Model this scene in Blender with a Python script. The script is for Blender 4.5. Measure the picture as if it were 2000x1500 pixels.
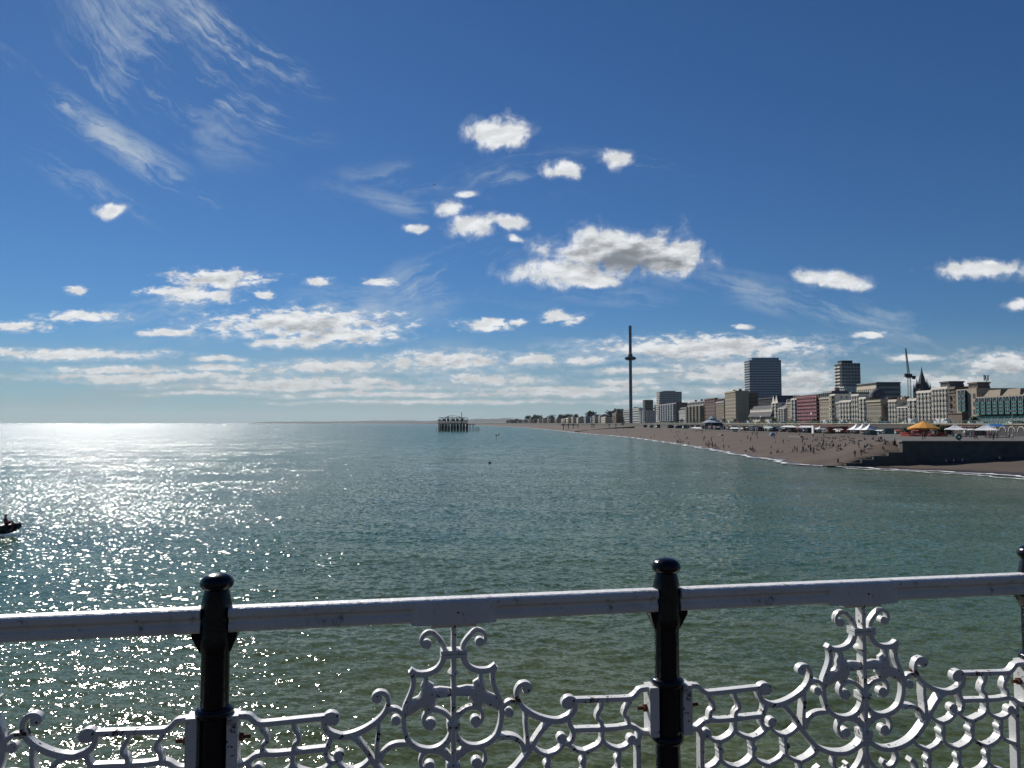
import bpy, bmesh, math, random
import numpy as np
from mathutils import Vector, Matrix
R = math.radians
HAZE = True
for o in list(bpy.data.objects):
    bpy.data.objects.remove(o)
SC = bpy.context.scene
COL = SC.collection

# ------------------------------------------------------------------ camera
H = 11.0                       # eye height above the sea
F = 1444.0                     # focal length in pixels of the 2000 px wide photograph
PITCH = math.atan(76 / F)
cam_d = bpy.data.cameras.new('camera')
cam = bpy.data.objects.new('camera', cam_d)
COL.objects.link(cam)
cam.location = (0, 0, H)
cam.rotation_euler = (math.pi / 2 + PITCH, 0, 0)
cam_d.sensor_width = 36
cam_d.lens = 36 * F / 2000
cam_d.clip_start = 0.05
cam_d.clip_end = 200000
SC.camera = cam
SC.view_settings.view_transform = 'Standard'
SC.view_settings.look = 'None'
SC.view_settings.exposure = 0.0
SC.view_settings.gamma = 1
SC.cycles.max_bounces = 5
SC.cycles.diffuse_bounces = 3
SC.cycles.glossy_bounces = 2
SC.cycles.caustics_reflective = False

SUN_AZ, SUN_EL = R(-30), R(35)
sd = Vector((math.sin(SUN_AZ) * math.cos(SUN_EL), math.cos(SUN_AZ) * math.cos(SUN_EL), math.sin(SUN_EL)))
sl = bpy.data.lights.new('sun', 'SUN')
sl.energy = 5.0
sl.angle = R(0.53)
sl.color = (1.0, 0.955, 0.89)
sun = bpy.data.objects.new('sun', sl)
COL.objects.link(sun)
sun.location = (-40, 80, 90)
sun.rotation_euler = sd.to_track_quat('Z', 'Y').to_euler()


# ------------------------------------------------------------------ node helper
class NT:
    def __init__(s, tree):
        s.t = tree; s.n = tree.nodes; s.l = tree.links
    def link(s, a, b):
        s.l.new(a, b)
    def put(s, sock, v):
        if v is None: return
        if isinstance(v, bpy.types.NodeSocket): s.l.new(v, sock)
        else:
            if hasattr(sock.default_value, '__len__') and not hasattr(v, '__len__'):
                v = (v,) * len(sock.default_value)
            if hasattr(v, '__len__') and len(sock.default_value) == 4 and len(v) == 3: v = tuple(v) + (1,)
            sock.default_value = v
    def math(s, op, a, b=None, c=None, clamp=False):
        n = s.n.new('ShaderNodeMath'); n.operation = op; n.use_clamp = clamp
        for i, v in enumerate((a, b, c)):
            if v is not None: s.put(n.inputs[i], v)
        return n.outputs[0]
    def vm(s, op, a, b=None, c=None):
        n = s.n.new('ShaderNodeVectorMath'); n.operation = op
        for i, v in enumerate((a, b, c)):
            if v is not None:
                if op == 'SCALE' and i == 1: s.put(n.inputs['Scale'], v)
                else: s.put(n.inputs[i], v)
        return n.outputs['Value'] if op in ('LENGTH', 'DOT_PRODUCT', 'DISTANCE') else n.outputs[0]
    def sep(s, v):
        n = s.n.new('ShaderNodeSeparateXYZ'); s.l.new(v, n.inputs[0]); return n.outputs
    def comb(s, x, y, z=0.0):
        n = s.n.new('ShaderNodeCombineXYZ')
        for i, v in enumerate((x, y, z)): s.put(n.inputs[i], v)
        return n.outputs[0]
    def noise(s, vec, scale, detail=4, rough=0.55, dist=0.0, out=0, dim='3D'):
        n = s.n.new('ShaderNodeTexNoise'); n.noise_dimensions = dim
        s.put(n.inputs['Vector'], vec)
        n.inputs['Scale'].default_value = scale; n.inputs['Detail'].default_value = detail
        n.inputs['Roughness'].default_value = rough; n.inputs['Distortion'].default_value = dist
        return n.outputs[out]
    def ss(s, v, lo, hi, a=0.0, b=1.0):
        n = s.n.new('ShaderNodeMapRange'); n.interpolation_type = 'SMOOTHSTEP'
        s.put(n.inputs[0], v)
        for i, k in enumerate((lo, hi, a, b)): s.put(n.inputs[i + 1], k)
        return n.outputs[0]
    def lin(s, v, lo, hi, a=0.0, b=1.0):
        n = s.n.new('ShaderNodeMapRange')
        s.put(n.inputs[0], v)
        for i, k in enumerate((lo, hi, a, b)): s.put(n.inputs[i + 1], k)
        return n.outputs[0]
    def mix(s, f, a, b, mode='MIX'):
        n = s.n.new('ShaderNodeMix'); n.data_type = 'RGBA'; n.blend_type = mode
        s.put(n.inputs[0], f); s.put(n.inputs[6], a); s.put(n.inputs[7], b)
        return n.outputs[2]


# ------------------------------------------------------------------ sky
world = bpy.data.worlds.new('World')
SC.world = world
world.use_nodes = True
W = NT(world.node_tree)
W.n.clear()
wout = W.n.new('ShaderNodeOutputWorld'); bg = W.n.new('ShaderNodeBackground')
W.link(bg.outputs[0], wout.inputs[0])
bg.inputs["Strength"].default_value = 0.05
sky = W.n.new('ShaderNodeTexSky')
sky.sky_type = 'NISHITA'; sky.sun_disc = False
sky.sun_elevation = SUN_EL; sky.sun_rotation = SUN_AZ
sky.altitude = 0; sky.air_density = 1.0; sky.dust_density = 0.05; sky.ozone_density = 2.0
tc = W.n.new('ShaderNodeTexCoord')
D = tc.outputs['Generated']
dx, dy, dz = W.sep(D)
yy = W.math('MAXIMUM', W.math('ABSOLUTE', dy), 0.12)
# a plane one unit away carries the cloud field: u to the right, v up from the horizon
P2 = W.comb(W.math('DIVIDE', dx, yy), W.math('DIVIDE', dz, yy))
pu, pv, _ = W.sep(P2)


def sky_pt(px, py):
    x = (px - 1000) / F; y = (750 - py) / F
    wy = math.cos(PITCH) - y * math.sin(PITCH); wz = math.sin(PITCH) + y * math.cos(PITCH)
    return x / wy, wz / wy


warpc = W.noise(P2, 9.0, 3, 0.6, out=1)
warp = W.vm('SCALE', W.vm('SUBTRACT', warpc, (0.5, 0.5, 0.5)), 0.035)
PW = W.vm('ADD', P2, warp)


def field(ells, coord):
    best = None; body = None
    for (cx, cy, rx, ry) in ells:
        u, v = sky_pt(cx, cy)
        sx, sy = F / rx, F / ry
        q = W.vm('MULTIPLY_ADD', coord, (sx, sy, 0), (-u * sx, -v * sy, 0))
        e = W.vm('LENGTH', q)
        best = e if best is None else W.math('MINIMUM', best, e)
        if ry > (39 if rx != 215 and ells is GA else 20):
            k = (min(ry, 60) / 50) ** 1.3
            e2 = W.vm('LENGTH', W.vm('ADD', q, (-16 / rx, 0.30, 0)))      # shade sits low in the cloud, away from the sun
            t = W.math('MULTIPLY_ADD', e2, -k, k)
            body = t if body is None else W.math('MAXIMUM', body, t)
    return W.math('SUBTRACT', 1.0, best), body


GA = [(1205, 488, 165, 58), (1290, 500, 118, 42), (1090, 530, 118, 32), (1155, 549, 56, 16), (1342, 492, 56, 30), (978, 262, 72, 36), (1097, 331, 44, 18), (1208, 307, 46, 20),
      (888, 402, 40, 20), (922, 443, 50, 30), (1000, 438, 36, 18), (815, 442, 26, 10), (1003, 470, 18, 9), (915, 375, 24, 11), (220, 405, 42, 15),
      (1625, 545, 84, 22), (1925, 520, 120, 24), (1990, 595, 34, 14)]
GB = [(425, 545, 110, 24), (375, 575, 100, 20), (520, 575, 24, 12), (585, 632, 215, 33), (690, 652, 110, 22), (585, 668, 100, 15), (165, 617, 90, 14),
      (30, 637, 75, 13), (325, 648, 66, 10), (150, 563, 30, 11), (628, 550, 32, 12), (745, 551, 38, 11), (948, 636, 60, 16), (1097, 620, 52, 16),
      (130, 692, 220, 13), (430, 700, 60, 8), (870, 705, 150, 22), (640, 715, 150, 15), (1040, 703, 60, 14), (1145, 703, 55, 10),
      (1390, 680, 270, 28), (1450, 718, 150, 17), (1400, 733, 130, 12), (960, 742, 130, 13), (230, 722, 150, 9), (560, 745, 190, 15), (240, 742, 120, 9),
      (430, 720, 90, 9), (720, 745, 80, 9), (1230, 748, 75, 10), (1560, 738, 90, 22), (1960, 710, 90, 30), (1850, 745, 120, 16), (1700, 655, 44, 9),
      (1450, 640, 24, 7), (1010, 630, 22, 8), (760, 770, 260, 7), (1100, 768, 200, 8), (400, 768, 120, 5),
      (300, 735, 260, 9), (620, 755, 330, 8), (1120, 760, 260, 8), (1500, 762, 200, 10), (1250, 725, 120, 8), (850, 785, 300, 5), (1350, 785, 200, 6), (1780, 700, 60, 8), (1640, 760, 60, 9)]
eA, bA = field(GA, PW)
eB, bB = field(GB, W.vm('ADD', P2, W.vm('SCALE', warp, 0.45)))
nA = W.noise(P2, 24.0, 8, 0.63, 0.25)
PB = W.vm('MULTIPLY', P2, (1.0, 2.3, 1.0))
nB = W.noise(PB, 42.0, 6, 0.62, 0.2)
dA = W.math('MULTIPLY_ADD', W.math('SUBTRACT', nA, 0.52), 2.7, W.math('MULTIPLY', eA, 1.15))
dB = W.math('MULTIPLY_ADD', W.math('SUBTRACT', nB, 0.52), 2.9, W.math('MULTIPLY', eB, 1.15))
thick = W.math('MAXIMUM', dA, dB)
gate = W.ss(W.math('MAXIMUM', eA, eB), -0.75, 0.0)
cov = W.math('MULTIPLY', W.math('MAXIMUM', W.math('POWER', W.ss(thick, -0.02, 0.62), 0.85), W.ss(thick, W.ss(pv, 0.06, 0.14, -0.7, -0.28), 0.35, 0, W.ss(pv, 0.06, 0.14, 0.40, 0.22))), gate)
# back-lit cumulus: thin rims glow, the thick bellies of the big ones are grey
bellyN = W.noise(PB, 24.0, 4, 0.6)
bellyM = W.noise(W.vm('ADD', PB, (-0.006, 0.016, 0)), 24.0, 4, 0.6)
relief = W.math('SUBTRACT', bellyN, bellyM)
body = W.math('MAXIMUM', bA, bB)
belly = W.ss(W.math('MULTIPLY_ADD', W.math('SUBTRACT', bellyN, 0.5), 0.95, W.math('MULTIPLY_ADD', relief, -1.5, W.math('MULTIPLY_ADD', thick, 0.15, body))), 0.16, 1.2)
white = W.mix(W.ss(pv, 0.02, 0.14), (11.2, 11.8, 12.2), (15.4, 15.8, 16.2))
grey = W.mix(W.ss(pv, 0.02, 0.14), (6.6, 7.5, 8.3), (5.0, 5.5, 6.2))
ccol = W.vm('SCALE', W.mix(belly, white, grey), W.lin(relief, -0.12, 0.12, 0.87, 1.08))


# cirrus drawn out along curved flow lines
def flow(cx, cy, ang, bend, sc, lo, hi, seed, masks):
    u0, v0 = sky_pt(cx, cy)
    rot = W.n.new('ShaderNodeVectorRotate'); rot.rotation_type = 'Z_AXIS'
    W.link(W.vm('SUBTRACT', P2, (u0, v0, 0)), rot.inputs['Vector']); rot.inputs['Angle'].default_value = ang
    qx, qy, _ = W.sep(rot.outputs[0])
    qy = W.math('MULTIPLY_ADD', W.math('MULTIPLY', qx, qx), bend, qy)
    q = W.comb(qx, qy, seed)
    best = None
    for (mx, my, rx, ry, g) in masks:
        u, v = sky_pt(mx, my); u -= u0; v -= v0
        x = u * math.cos(ang) - v * math.sin(ang); y = u * math.sin(ang) + v * math.cos(ang) + bend * x * x
        e = W.vm('LENGTH', W.vm('MULTIPLY_ADD', q, (F / rx, F / ry, 0), (-x * F / rx, -y * F / ry, 0)))
        m = W.math('MULTIPLY', W.math('SUBTRACT', 1.0, e), g, clamp=True)
        best = m if best is None else W.math('MAXIMUM', best, m)
    wn = W.vm('SUBTRACT', W.noise(q, 5.0, 5, 0.6, out=1), (0.5, 0.5, 0.5))
    wq = W.vm('MULTIPLY_ADD', wn, (0.16, 0.10, 0.0), q)
    st = W.noise(W.vm('MULTIPLY', wq, (sc * 0.16, sc, 1)), 1.0, 7, 0.66, 0.3)
    pt = W.sep(wn)[2]
    a = W.ss(W.math('MULTIPLY_ADD', pt, 1.5, st), lo, hi)
    return W.math('MULTIPLY', a, best)


c1 = flow(430, 180, R(33), -1.0, 74, 0.37, 0.86, 1.0, [(450, 85, 250, 60, 1.8), (440, 190, 250, 48, 1.5), (280, 40, 300, 70, 0.9), (270, 140, 360, 110, 0.95), (200, 170, 220, 40, 0.9)])
c2 = flow(250, 290, R(31), -0.35, 84, 0.40, 0.88, 2.0, [(210, 265, 420, 40, 1.2), (340, 350, 220, 38, 1.1), (150, 350, 220, 40, 0.9), (1290, 320, 230, 26, 0.75), (780, 400, 130, 26, 0.7)])
c3 = flow(1000, 500, R(2), 0.25, 55, 0.42, 0.86, 3.0, [(900, 350, 330, 60, 0.8), (650, 600, 500, 60, 0.8), (1650, 610, 460, 48, 1.0), (1050, 680, 260, 26, 0.7), (1150, 570, 260, 30, 0.7), (350, 600, 300, 50, 0.8)])
c4 = flow(860, 540, R(-24), 0.6, 60, 0.38, 0.84, 4.0, [(860, 545, 250, 80, 1.1), (1000, 330, 180, 40, 0.7)])
ci = W.math('MINIMUM', W.math('MAXIMUM', W.math('MAXIMUM', c1, c2), W.math('MAXIMUM', c3, c4)), 0.9)
ci = W.math('MULTIPLY', ci, 0.82)
skyc = W.mix(1.0, sky.outputs[0], (0.41, 0.75, 1.16), 'MULTIPLY')
veiln = W.noise(W.vm('MULTIPLY', P2, (1, 6, 1)), 6.0, 4, 0.6)
veil = W.math('MULTIPLY', W.ss(pv, 0.15, 0.0), W.ss(veiln, 0.3, 0.7, 0.4, 0.9))
col = W.mix(veil, skyc, (6.6, 8.1, 8.7))
col = W.mix(ci, col, (9.6, 11.2, 12.6))
col = W.mix(cov, col, ccol)
W.link(col, bg.inputs['Color'])
world.cycles.sampling_method = 'MANUAL'
world.cycles.sample_map_resolution = 256


# ------------------------------------------------------------------ object helpers
def tag(o, label=None, cat=None, group=None, kind=None):
    if label: o['label'] = label
    if cat: o['category'] = cat
    if group: o['group'] = group
    if kind: o['kind'] = kind
    return o


def empty(name, loc, rz=0.0, label=None, cat=None, group=None):
    o = bpy.data.objects.new(name, None); COL.objects.link(o)
    o.location = loc; o.rotation_euler = (0, 0, rz); o.empty_display_size = 0.2
    return tag(o, label, cat, group)


class MB:
    """collects faces, each with a material slot"""
    def __init__(s):
        s.v = []; s.f = []; s.m = []
    def add(s, vs, fs, m=0):
        k = len(s.v); s.v += [tuple(v) for v in vs]
        for f in fs: s.f.append(tuple(i + k for i in f)); s.m.append(m)
    def box(s, x0, x1, y0, y1, z0, z1, m=0):
        s.add([(x0, y0, z0), (x1, y0, z0), (x1, y1, z0), (x0, y1, z0), (x0, y0, z1), (x1, y0, z1), (x1, y1, z1), (x0, y1, z1)],
              [(0, 3, 2, 1), (4, 5, 6, 7), (0, 1, 5, 4), (1, 2, 6, 5), (2, 3, 7, 6), (3, 0, 4, 7)], m)
    def prism(s, poly, z0, z1, m=0):      # poly counter-clockwise in x, y
        n = len(poly)
        s.add([(x, y, z0) for x, y in poly] + [(x, y, z1) for x, y in poly],
              [tuple(range(n))[::-1], tuple(range(n, 2 * n))] + [(i, (i + 1) % n, n + (i + 1) % n, n + i) for i in range(n)], m)
    def extr(s, poly, a0, a1, axis='y', m=0):   # poly in the two other axes
        n = len(poly)
        def P(p, a): return {'x': (a, p[0], p[1]), 'y': (p[0], a, p[1]), 'z': (p[0], p[1], a)}[axis]
        s.add([P(p, a0) for p in poly] + [P(p, a1) for p in poly],
              [tuple(range(n))[::-1], tuple(range(n, 2 * n))] + [(i, (i + 1) % n, n + (i + 1) % n, n + i) for i in range(n)], m)
    def cyl(s, p0, p1, r0, r1=None, n=8, m=0, caps=True):
        r1 = r0 if r1 is None else r1
        p0 = Vector(p0); p1 = Vector(p1); d = (p1 - p0).normalized()
        a = d.orthogonal().normalized(); b = d.cross(a)
        vs = []
        for p, r in ((p0, r0), (p1, r1)):
            for i in range(n):
                t = 2 * math.pi * i / n
                vs.append(p + a * (r * math.cos(t)) + b * (r * math.sin(t)))
        fs = [(i, (i + 1) % n, n + (i + 1) % n, n + i) for i in range(n)]
        if caps: fs += [tuple(range(n))[::-1], tuple(range(n, 2 * n))]
        s.add(vs, fs, m)
    def lathe(s, prof, c=(0, 0, 0), n=24, m=0, sx=1.0, sy=1.0):   # prof = [(r, z)] bottom to top
        vs = []
        for r, z in prof:
            for i in range(n):
                t = 2 * math.pi * i / n
                vs.append((c[0] + r * sx * math.cos(t), c[1] + r * sy * math.sin(t), c[2] + z))
        fs = []
        for k in range(len(prof) - 1):
            for i in range(n):
                fs.append((k * n + i, k * n + (i + 1) % n, (k + 1) * n + (i + 1) % n, (k + 1) * n + i))
        fs.append(tuple(range(n))[::-1]); fs.append(tuple(range((len(prof) - 1) * n, len(prof) * n)))
        s.add(vs, fs, m)
    def build(s, name, mats, parent=None, smooth=False, label=None, loc=(0, 0, 0), rz=0.0):
        me = bpy.data.meshes.new(name)
        me.from_pydata(s.v, [], s.f)
        if not isinstance(mats, (list, tuple)): mats = [mats]
        for m in mats: me.materials.append(m)
        me.polygons.foreach_set('material_index', s.m)
        if smooth:
            me.polygons.foreach_set('use_smooth', [True] * len(s.f))
            try: me.set_sharp_from_angle(angle=R(40))
            except Exception: pass
        me.update()
        return place(name, me, parent, loc, rz, label)


def place(name, me, parent=None, loc=(0, 0, 0), rz=0.0, label=None):
    o = bpy.data.objects.new(name, me); COL.objects.link(o)
    o.location = loc; o.rotation_euler = (0, 0, rz)
    if parent: o.parent = parent
    if label: o['label'] = label
    return o


def copy_tree(o, parent=None):
    c = o.copy(); COL.objects.link(c); c.parent = parent
    for ch in [x for x in o.children]: copy_tree(ch, c)
    return c


MATS = {}


def mat(name, color, rough=0.6, metal=0.0, var=0.12, scale=3.0, bump=0.0, bscale=None, spec=None, dirt=None):
    if name in MATS: return MATS[name]
    m = bpy.data.materials.new(name); m.use_nodes = True
    N = NT(m.node_tree); N.n.clear()
    out = N.n.new('ShaderNodeOutputMaterial'); b = N.n.new('ShaderNodeBsdfPrincipled')
    N.link(b.outputs[0], out.inputs[0])
    t = N.n.new('ShaderNodeTexCoord').outputs['Object']
    nz = N.noise(t, scale, 5, 0.6)
    c = N.mix(N.lin(nz, 0.25, 0.75), tuple(x * (1 - var) for x in color), tuple(min(1, x * (1 + var)) for x in color))
    if dirt:
        c = N.mix(N.ss(N.noise(t, dirt[1], 6, 0.7), dirt[2], dirt[3]), c, dirt[0])
    N.put(b.inputs['Base Color'], c)
    b.inputs['Roughness'].default_value = rough; b.inputs['Metallic'].default_value = metal
    if spec is not None: b.inputs['Specular IOR Level'].default_value = spec
    if bump:
        bn = N.n.new('ShaderNodeBump'); bn.inputs['Strength'].default_value = bump; bn.inputs['Distance'].default_value = 0.01
        N.link(N.noise(t, bscale or scale * 4, 5, 0.6), bn.inputs['Height']); N.link(bn.outputs[0], b.inputs['Normal'])
    MATS[name] = m
    return m


# ------------------------------------------------------------------ the sea
def wave_tile(n, L, lmin, lmax, wind, spread, rms, seed):
    rng = np.random.default_rng(seed)
    k = np.fft.fftfreq(n, L / n) * 2 * np.pi
    kx, ky = np.meshgrid(k, k, indexing='ij')
    kk = np.hypot(kx, ky); kk[0, 0] = 1
    th = np.arctan2(ky, kx) - wind
    A = kk ** -1.95 * (0.08 + np.abs(np.cos(th)) ** spread)
    kmn, kmx = 2 * np.pi / lmax, 2 * np.pi / lmin
    A *= np.exp(-(kmn / kk) ** 4) * np.exp(-(kk / kmx) ** 4)
    A[0, 0] = 0
    z = rng.normal(size=(n, n)) + 1j * rng.normal(size=(n, n))
    h = np.fft.ifft2(A * z).real
    return h / h.std() * rms


def samp(t, L, x, y):
    n = t.shape[0]
    fx = (x / L * n) % n; fy = (y / L * n) % n
    i = fx.astype(np.int64); j = fy.astype(np.int64); a = fx - i; b = fy - j
    i %= n; j %= n; i2 = (i + 1) % n; j2 = (j + 1) % n
    return (t[i, j] * (1 - a) * (1 - b) + t[i2, j] * a * (1 - b) + t[i, j2] * (1 - a) * b + t[i2, j2] * a * b).astype(np.float32)


def make_sea(mat_w):
    rs = list(np.geomspace(1.5, 15, 22))
    r = 15.0
    while r < 420: r += r * r / (H * 880); rs.append(r)
    rs += list(np.geomspace(450, 90000, 40))
    rs = np.array(rs, dtype=np.float64)
    az = np.concatenate([np.linspace(-math.pi, -R(52), 60)[:-1], np.linspace(-R(52), R(52), 1300), np.linspace(R(52), math.pi, 60)[1:-1]])
    nr, na = len(rs), len(az)
    rr, aa = np.meshgrid(rs, az, indexing='ij')
    x = rr * np.sin(aa); y = rr * np.cos(aa)
    wd = R(68)
    tA = wave_tile(1024, 97, 2.2, 26, wd, 3, 0.042, 1)
    tB = wave_tile(1024, 31, 0.55, 3.0, wd + R(12), 2, 0.020, 2)
    tC = wave_tile(1024, 9.1, 0.09, 0.62, wd - R(15), 1, 0.0058, 3)
    h = samp(tA, 97, x, y) + samp(tB, 31, x * 0.96 + y * 0.28, y * 0.96 - x * 0.28) + samp(tC, 9.1, x, y)
    h += 6.0 * np.square(np.maximum(h, 0)) * 0.25            # peaked crests, flat troughs
    fade = np.clip((1500 - rr) / 1200, 0, 1)
    near = np.clip((rr - 14) / 5, 0, 1)
    shore = np.clip((86 - x) / 30, 0.15, 1)
    h = h * fade * near * shore
    co = np.stack([x, y, h], -1).reshape(-1, 3).astype(np.float32)
    i = np.arange(nr - 1)[:, None] * na; j = np.arange(na)[None, :]; j2 = (j + 1) % na
    q = np.stack([i + j, i + j2, i + na + j2, i + na + j], -1).reshape(-1, 4)[:, ::-1]
    # (az runs clockwise seen from above, so the winding is turned to face up)
    me = bpy.data.meshes.new('sea')
    me.vertices.add(len(co)); me.vertices.foreach_set('co', co.ravel())
    me.loops.add(q.size); me.loops.foreach_set('vertex_index', q.ravel().astype(np.int32))
    me.polygons.add(len(q)); me.polygons.foreach_set('loop_start', np.arange(0, q.size, 4, dtype=np.int32))
    me.polygons.foreach_set('use_smooth', np.ones(len(q), dtype=bool))
    me.update(calc_edges=True)
    me.materials.append(mat_w)
    o = bpy.data.objects.new('sea', me); COL.objects.link(o)
    return tag(o, 'green blue sea with small sunlit waves', None, None, 'structure')


def sea_material():
    m = bpy.data.materials.new('sea_water'); m.use_nodes = True
    N = NT(m.node_tree); N.n.clear()
    out = N.n.new('ShaderNodeOutputMaterial'); b = N.n.new('ShaderNodeBsdfPrincipled')
    N.link(b.outputs[0], out.inputs[0])
    g = N.n.new('ShaderNodeNewGeometry'); pos = g.outputs['Position']
    x, y, z = N.sep(pos)
    dist = N.vm('LENGTH', pos)
    # suspended chalk and sand: olive in the shallows under the pier, teal further out, milky along the beach
    near = (0.078, 0.098, 0.046); mid = (0.050, 0.104, 0.056); far = (0.024, 0.104, 0.058); milky = (0.104, 0.136, 0.072)
    pn = N.noise(N.vm('MULTIPLY', pos, (1, 0.35, 1)), 0.02, 4, 0.6)
    dd = N.math('ADD', dist, N.math('MULTIPLY', N.math('SUBTRACT', pn, 0.5), 90))
    c = N.mix(N.ss(dd, 18, 75), near, mid)
    c = N.mix(N.ss(dd, 110, 420), c, far)
    sx = N.math('ADD', x, N.math('MULTIPLY', N.math('SUBTRACT', pn, 0.5), 40))
    c = N.mix(N.math('MULTIPLY', N.ss(sx, 12, 86), N.ss(dist, 1600, 500, 0.35, 1.0)), c, milky)
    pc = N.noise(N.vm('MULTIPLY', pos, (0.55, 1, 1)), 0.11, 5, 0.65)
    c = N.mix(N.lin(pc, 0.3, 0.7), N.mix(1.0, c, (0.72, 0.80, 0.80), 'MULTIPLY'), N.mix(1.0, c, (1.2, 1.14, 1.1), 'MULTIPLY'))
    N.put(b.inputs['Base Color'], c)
    b.inputs['IOR'].default_value = 1.333
    b.inputs['Specular IOR Level'].default_value = 0.21
    N.put(b.inputs['Roughness'], N.ss(dist, 40, 500, 0.085, 0.2))
    # ripples too small for the mesh: slopes straight from noise
    n1 = N.vm('SUBTRACT', N.noise(N.vm('MULTIPLY', pos, (0.8, 1.25, 1)), 6.5, 3, 0.6, out=1), (0.5, 0.5, 0.5))
    n2 = N.vm('SUBTRACT', N.noise(N.vm('MULTIPLY', pos, (0.7, 1.2, 1)), 2.9, 1.5, 0.6, out=1), (0.5, 0.5, 0.5))
    n3 = N.vm('SUBTRACT', N.noise(N.vm('MULTIPLY', pos, (0.5, 1.0, 1)), 0.55, 3, 0.66, out=1), (0.5, 0.5, 0.5))
    calm = N.ss(N.noise(N.vm('MULTIPLY', pos, (0.5, 1, 1)), 0.03, 3, 0.6), 0.3, 0.7, 0.7, 1.25)
    patch = N.ss(N.noise(N.vm('MULTIPLY', pos, (0.45, 1, 1)), 0.10, 5, 0.68), 0.3, 0.7, 0.5, 1.45)
    calm = N.math('MULTIPLY', calm, N.math('ADD', 1.0, N.math('MULTIPLY', N.math('SUBTRACT', patch, 1.0), N.ss(dist, 60, 300))))
    s1 = N.vm('SCALE', n1, N.ss(dist, 40, 260, 0.82, 0.15))
    s2 = N.vm('SCALE', n2, N.math('MULTIPLY', N.ss(dist, 12, 130, 0.6, 1.75), N.ss(dist, 150, 700, 1.0, 0.95)))
    s3 = N.vm('SCALE', n3, N.ss(dist, 50, 400, 0.0, 1.5))
    s = N.vm('SCALE', N.vm('ADD', N.vm('ADD', s1, s2), s3), calm)
    s = N.vm('MULTIPLY', s, (1, 1, 0))
    nn = N.vm('NORMALIZE', N.vm('ADD', g.outputs['Normal'], s))
    N.link(nn, b.inputs['Normal'])
    return m


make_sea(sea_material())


# ------------------------------------------------------------------ pier railing
def iron_paint():
    m = bpy.data.materials.new('white_iron_paint'); m.use_nodes = True
    N = NT(m.node_tree); N.n.clear()
    out = N.n.new('ShaderNodeOutputMaterial'); b = N.n.new('ShaderNodeBsdfPrincipled'); N.link(b.outputs[0], out.inputs[0])
    t = N.n.new('ShaderNodeTexCoord').outputs['Object']
    c = N.mix(N.lin(N.noise(t, 9, 5, 0.6), 0.3, 0.7), (0.72, 0.715, 0.70), (0.82, 0.815, 0.80))
    c = N.mix(N.ss(N.noise(t, 21, 6, 0.7), 0.60, 0.72, 0, 0.55), c, (0.45, 0.40, 0.30))
    rust = N.ss(N.noise(t, 12, 6, 0.72), 0.595, 0.65)
    c = N.mix(rust, c, (0.10, 0.045, 0.02))
    chip = N.ss(N.noise(t, 55, 3, 0.6), 0.635, 0.655)
    c = N.mix(chip, c, (0.025, 0.022, 0.022))
    N.put(b.inputs['Base Color'], c)
    N.put(b.inputs['Roughness'], N.mix(rust, (0.38,) * 3, (0.85,) * 3))
    bn = N.n.new('ShaderNodeBump'); bn.inputs['Strength'].default_value = 0.35; bn.inputs['Distance'].default_value = 0.002
    N.link(N.noise(t, 70, 5, 0.6), bn.inputs['Height']); N.link(bn.outputs[0], b.inputs['Normal'])
    return m


M_WHITE = iron_paint()
M_RAIL = mat('white_handrail_paint', (0.78, 0.775, 0.765), 0.45, var=0.10, scale=6, bump=0.5, bscale=45, dirt=((0.17, 0.14, 0.11), 20, 0.56, 0.74))
M_NAVY = mat('navy_gloss_paint', (0.003, 0.0045, 0.010), 0.2, var=0.25, scale=14, bump=0.25, bscale=38, dirt=((0.014, 0.012, 0.012), 40, 0.66, 0.74), spec=0.35)
M_RUST = mat('rusty_iron', (0.14, 0.05, 0.022), 0.9, var=0.5, scale=60, bump=0.6, bscale=150)


def smooth_pts(pts, k=5):
    P = [Vector((p[0], p[1])) for p in pts]
    if len(P) < 3: return P
    out = []
    Q = [2 * P[0] - P[1]] + P + [2 * P[-1] - P[-2]]
    for i in range(1, len(Q) - 2):
        a, b, c, d = Q[i - 1:i + 3]
        for j in range(k):
            t = j / k
            out.append(0.5 * ((2 * b) + (c - a) * t + (2 * a - 5 * b + 4 * c - d) * t * t + (3 * b - a - 3 * c + d) * t ** 3))
    out.append(P[-1])
    return out


_lay = [0]


def ribbon(mb, pts, w0, w1=None, depth=0.026, sharp=False):
    """a cast iron strap following pts (mm, x right, z down from the rail top); every strap gets its own hair's breadth of thickness"""
    w1 = w0 if w1 is None else w1
    P = [Vector(p) for p in pts] if sharp else smooth_pts(pts, 5)
    n = len(P)
    _lay[0] = (_lay[0] + 1) % 23
    off = _lay[0] * 0.00033
    y0, y1 = -off, depth + off * 0.8
    c = 0.0022
    vs = []
    for i, p in enumerate(P):
        if i == 0: d = P[1] - P[0]
        elif i == n - 1: d = P[-1] - P[-2]
        else: d = (P[i + 1] - P[i]).normalized() + (P[i] - P[i - 1]).normalized()
        d = d.normalized(); nx, nz = -d.y, d.x
        t = i / (n - 1)
        hw = (w0 + (w1 - w0) * t) / 2000 * 0.97
        for a, y in ((-hw, y0 + c), (-hw + c, y0), (hw - c, y0), (hw, y0 + c), (hw, y1 - c), (hw - c, y1), (-hw + c, y1), (-hw, y1 - c)):
            vs.append((p.x / 1000 + nx * a, y, RAIL_Z + p.y / 1000 + nz * a))
    fs = []
    for i in range(n - 1):
        for j in range(8):
            fs.append((i * 8 + j, (i + 1) * 8 + j, (i + 1) * 8 + (j + 1) % 8, i * 8 + (j + 1) % 8))
    fs.append(tuple(range(8))); fs.append(tuple(range((n - 1) * 8, n * 8))[::-1])
    mb.add(vs, fs)


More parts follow.
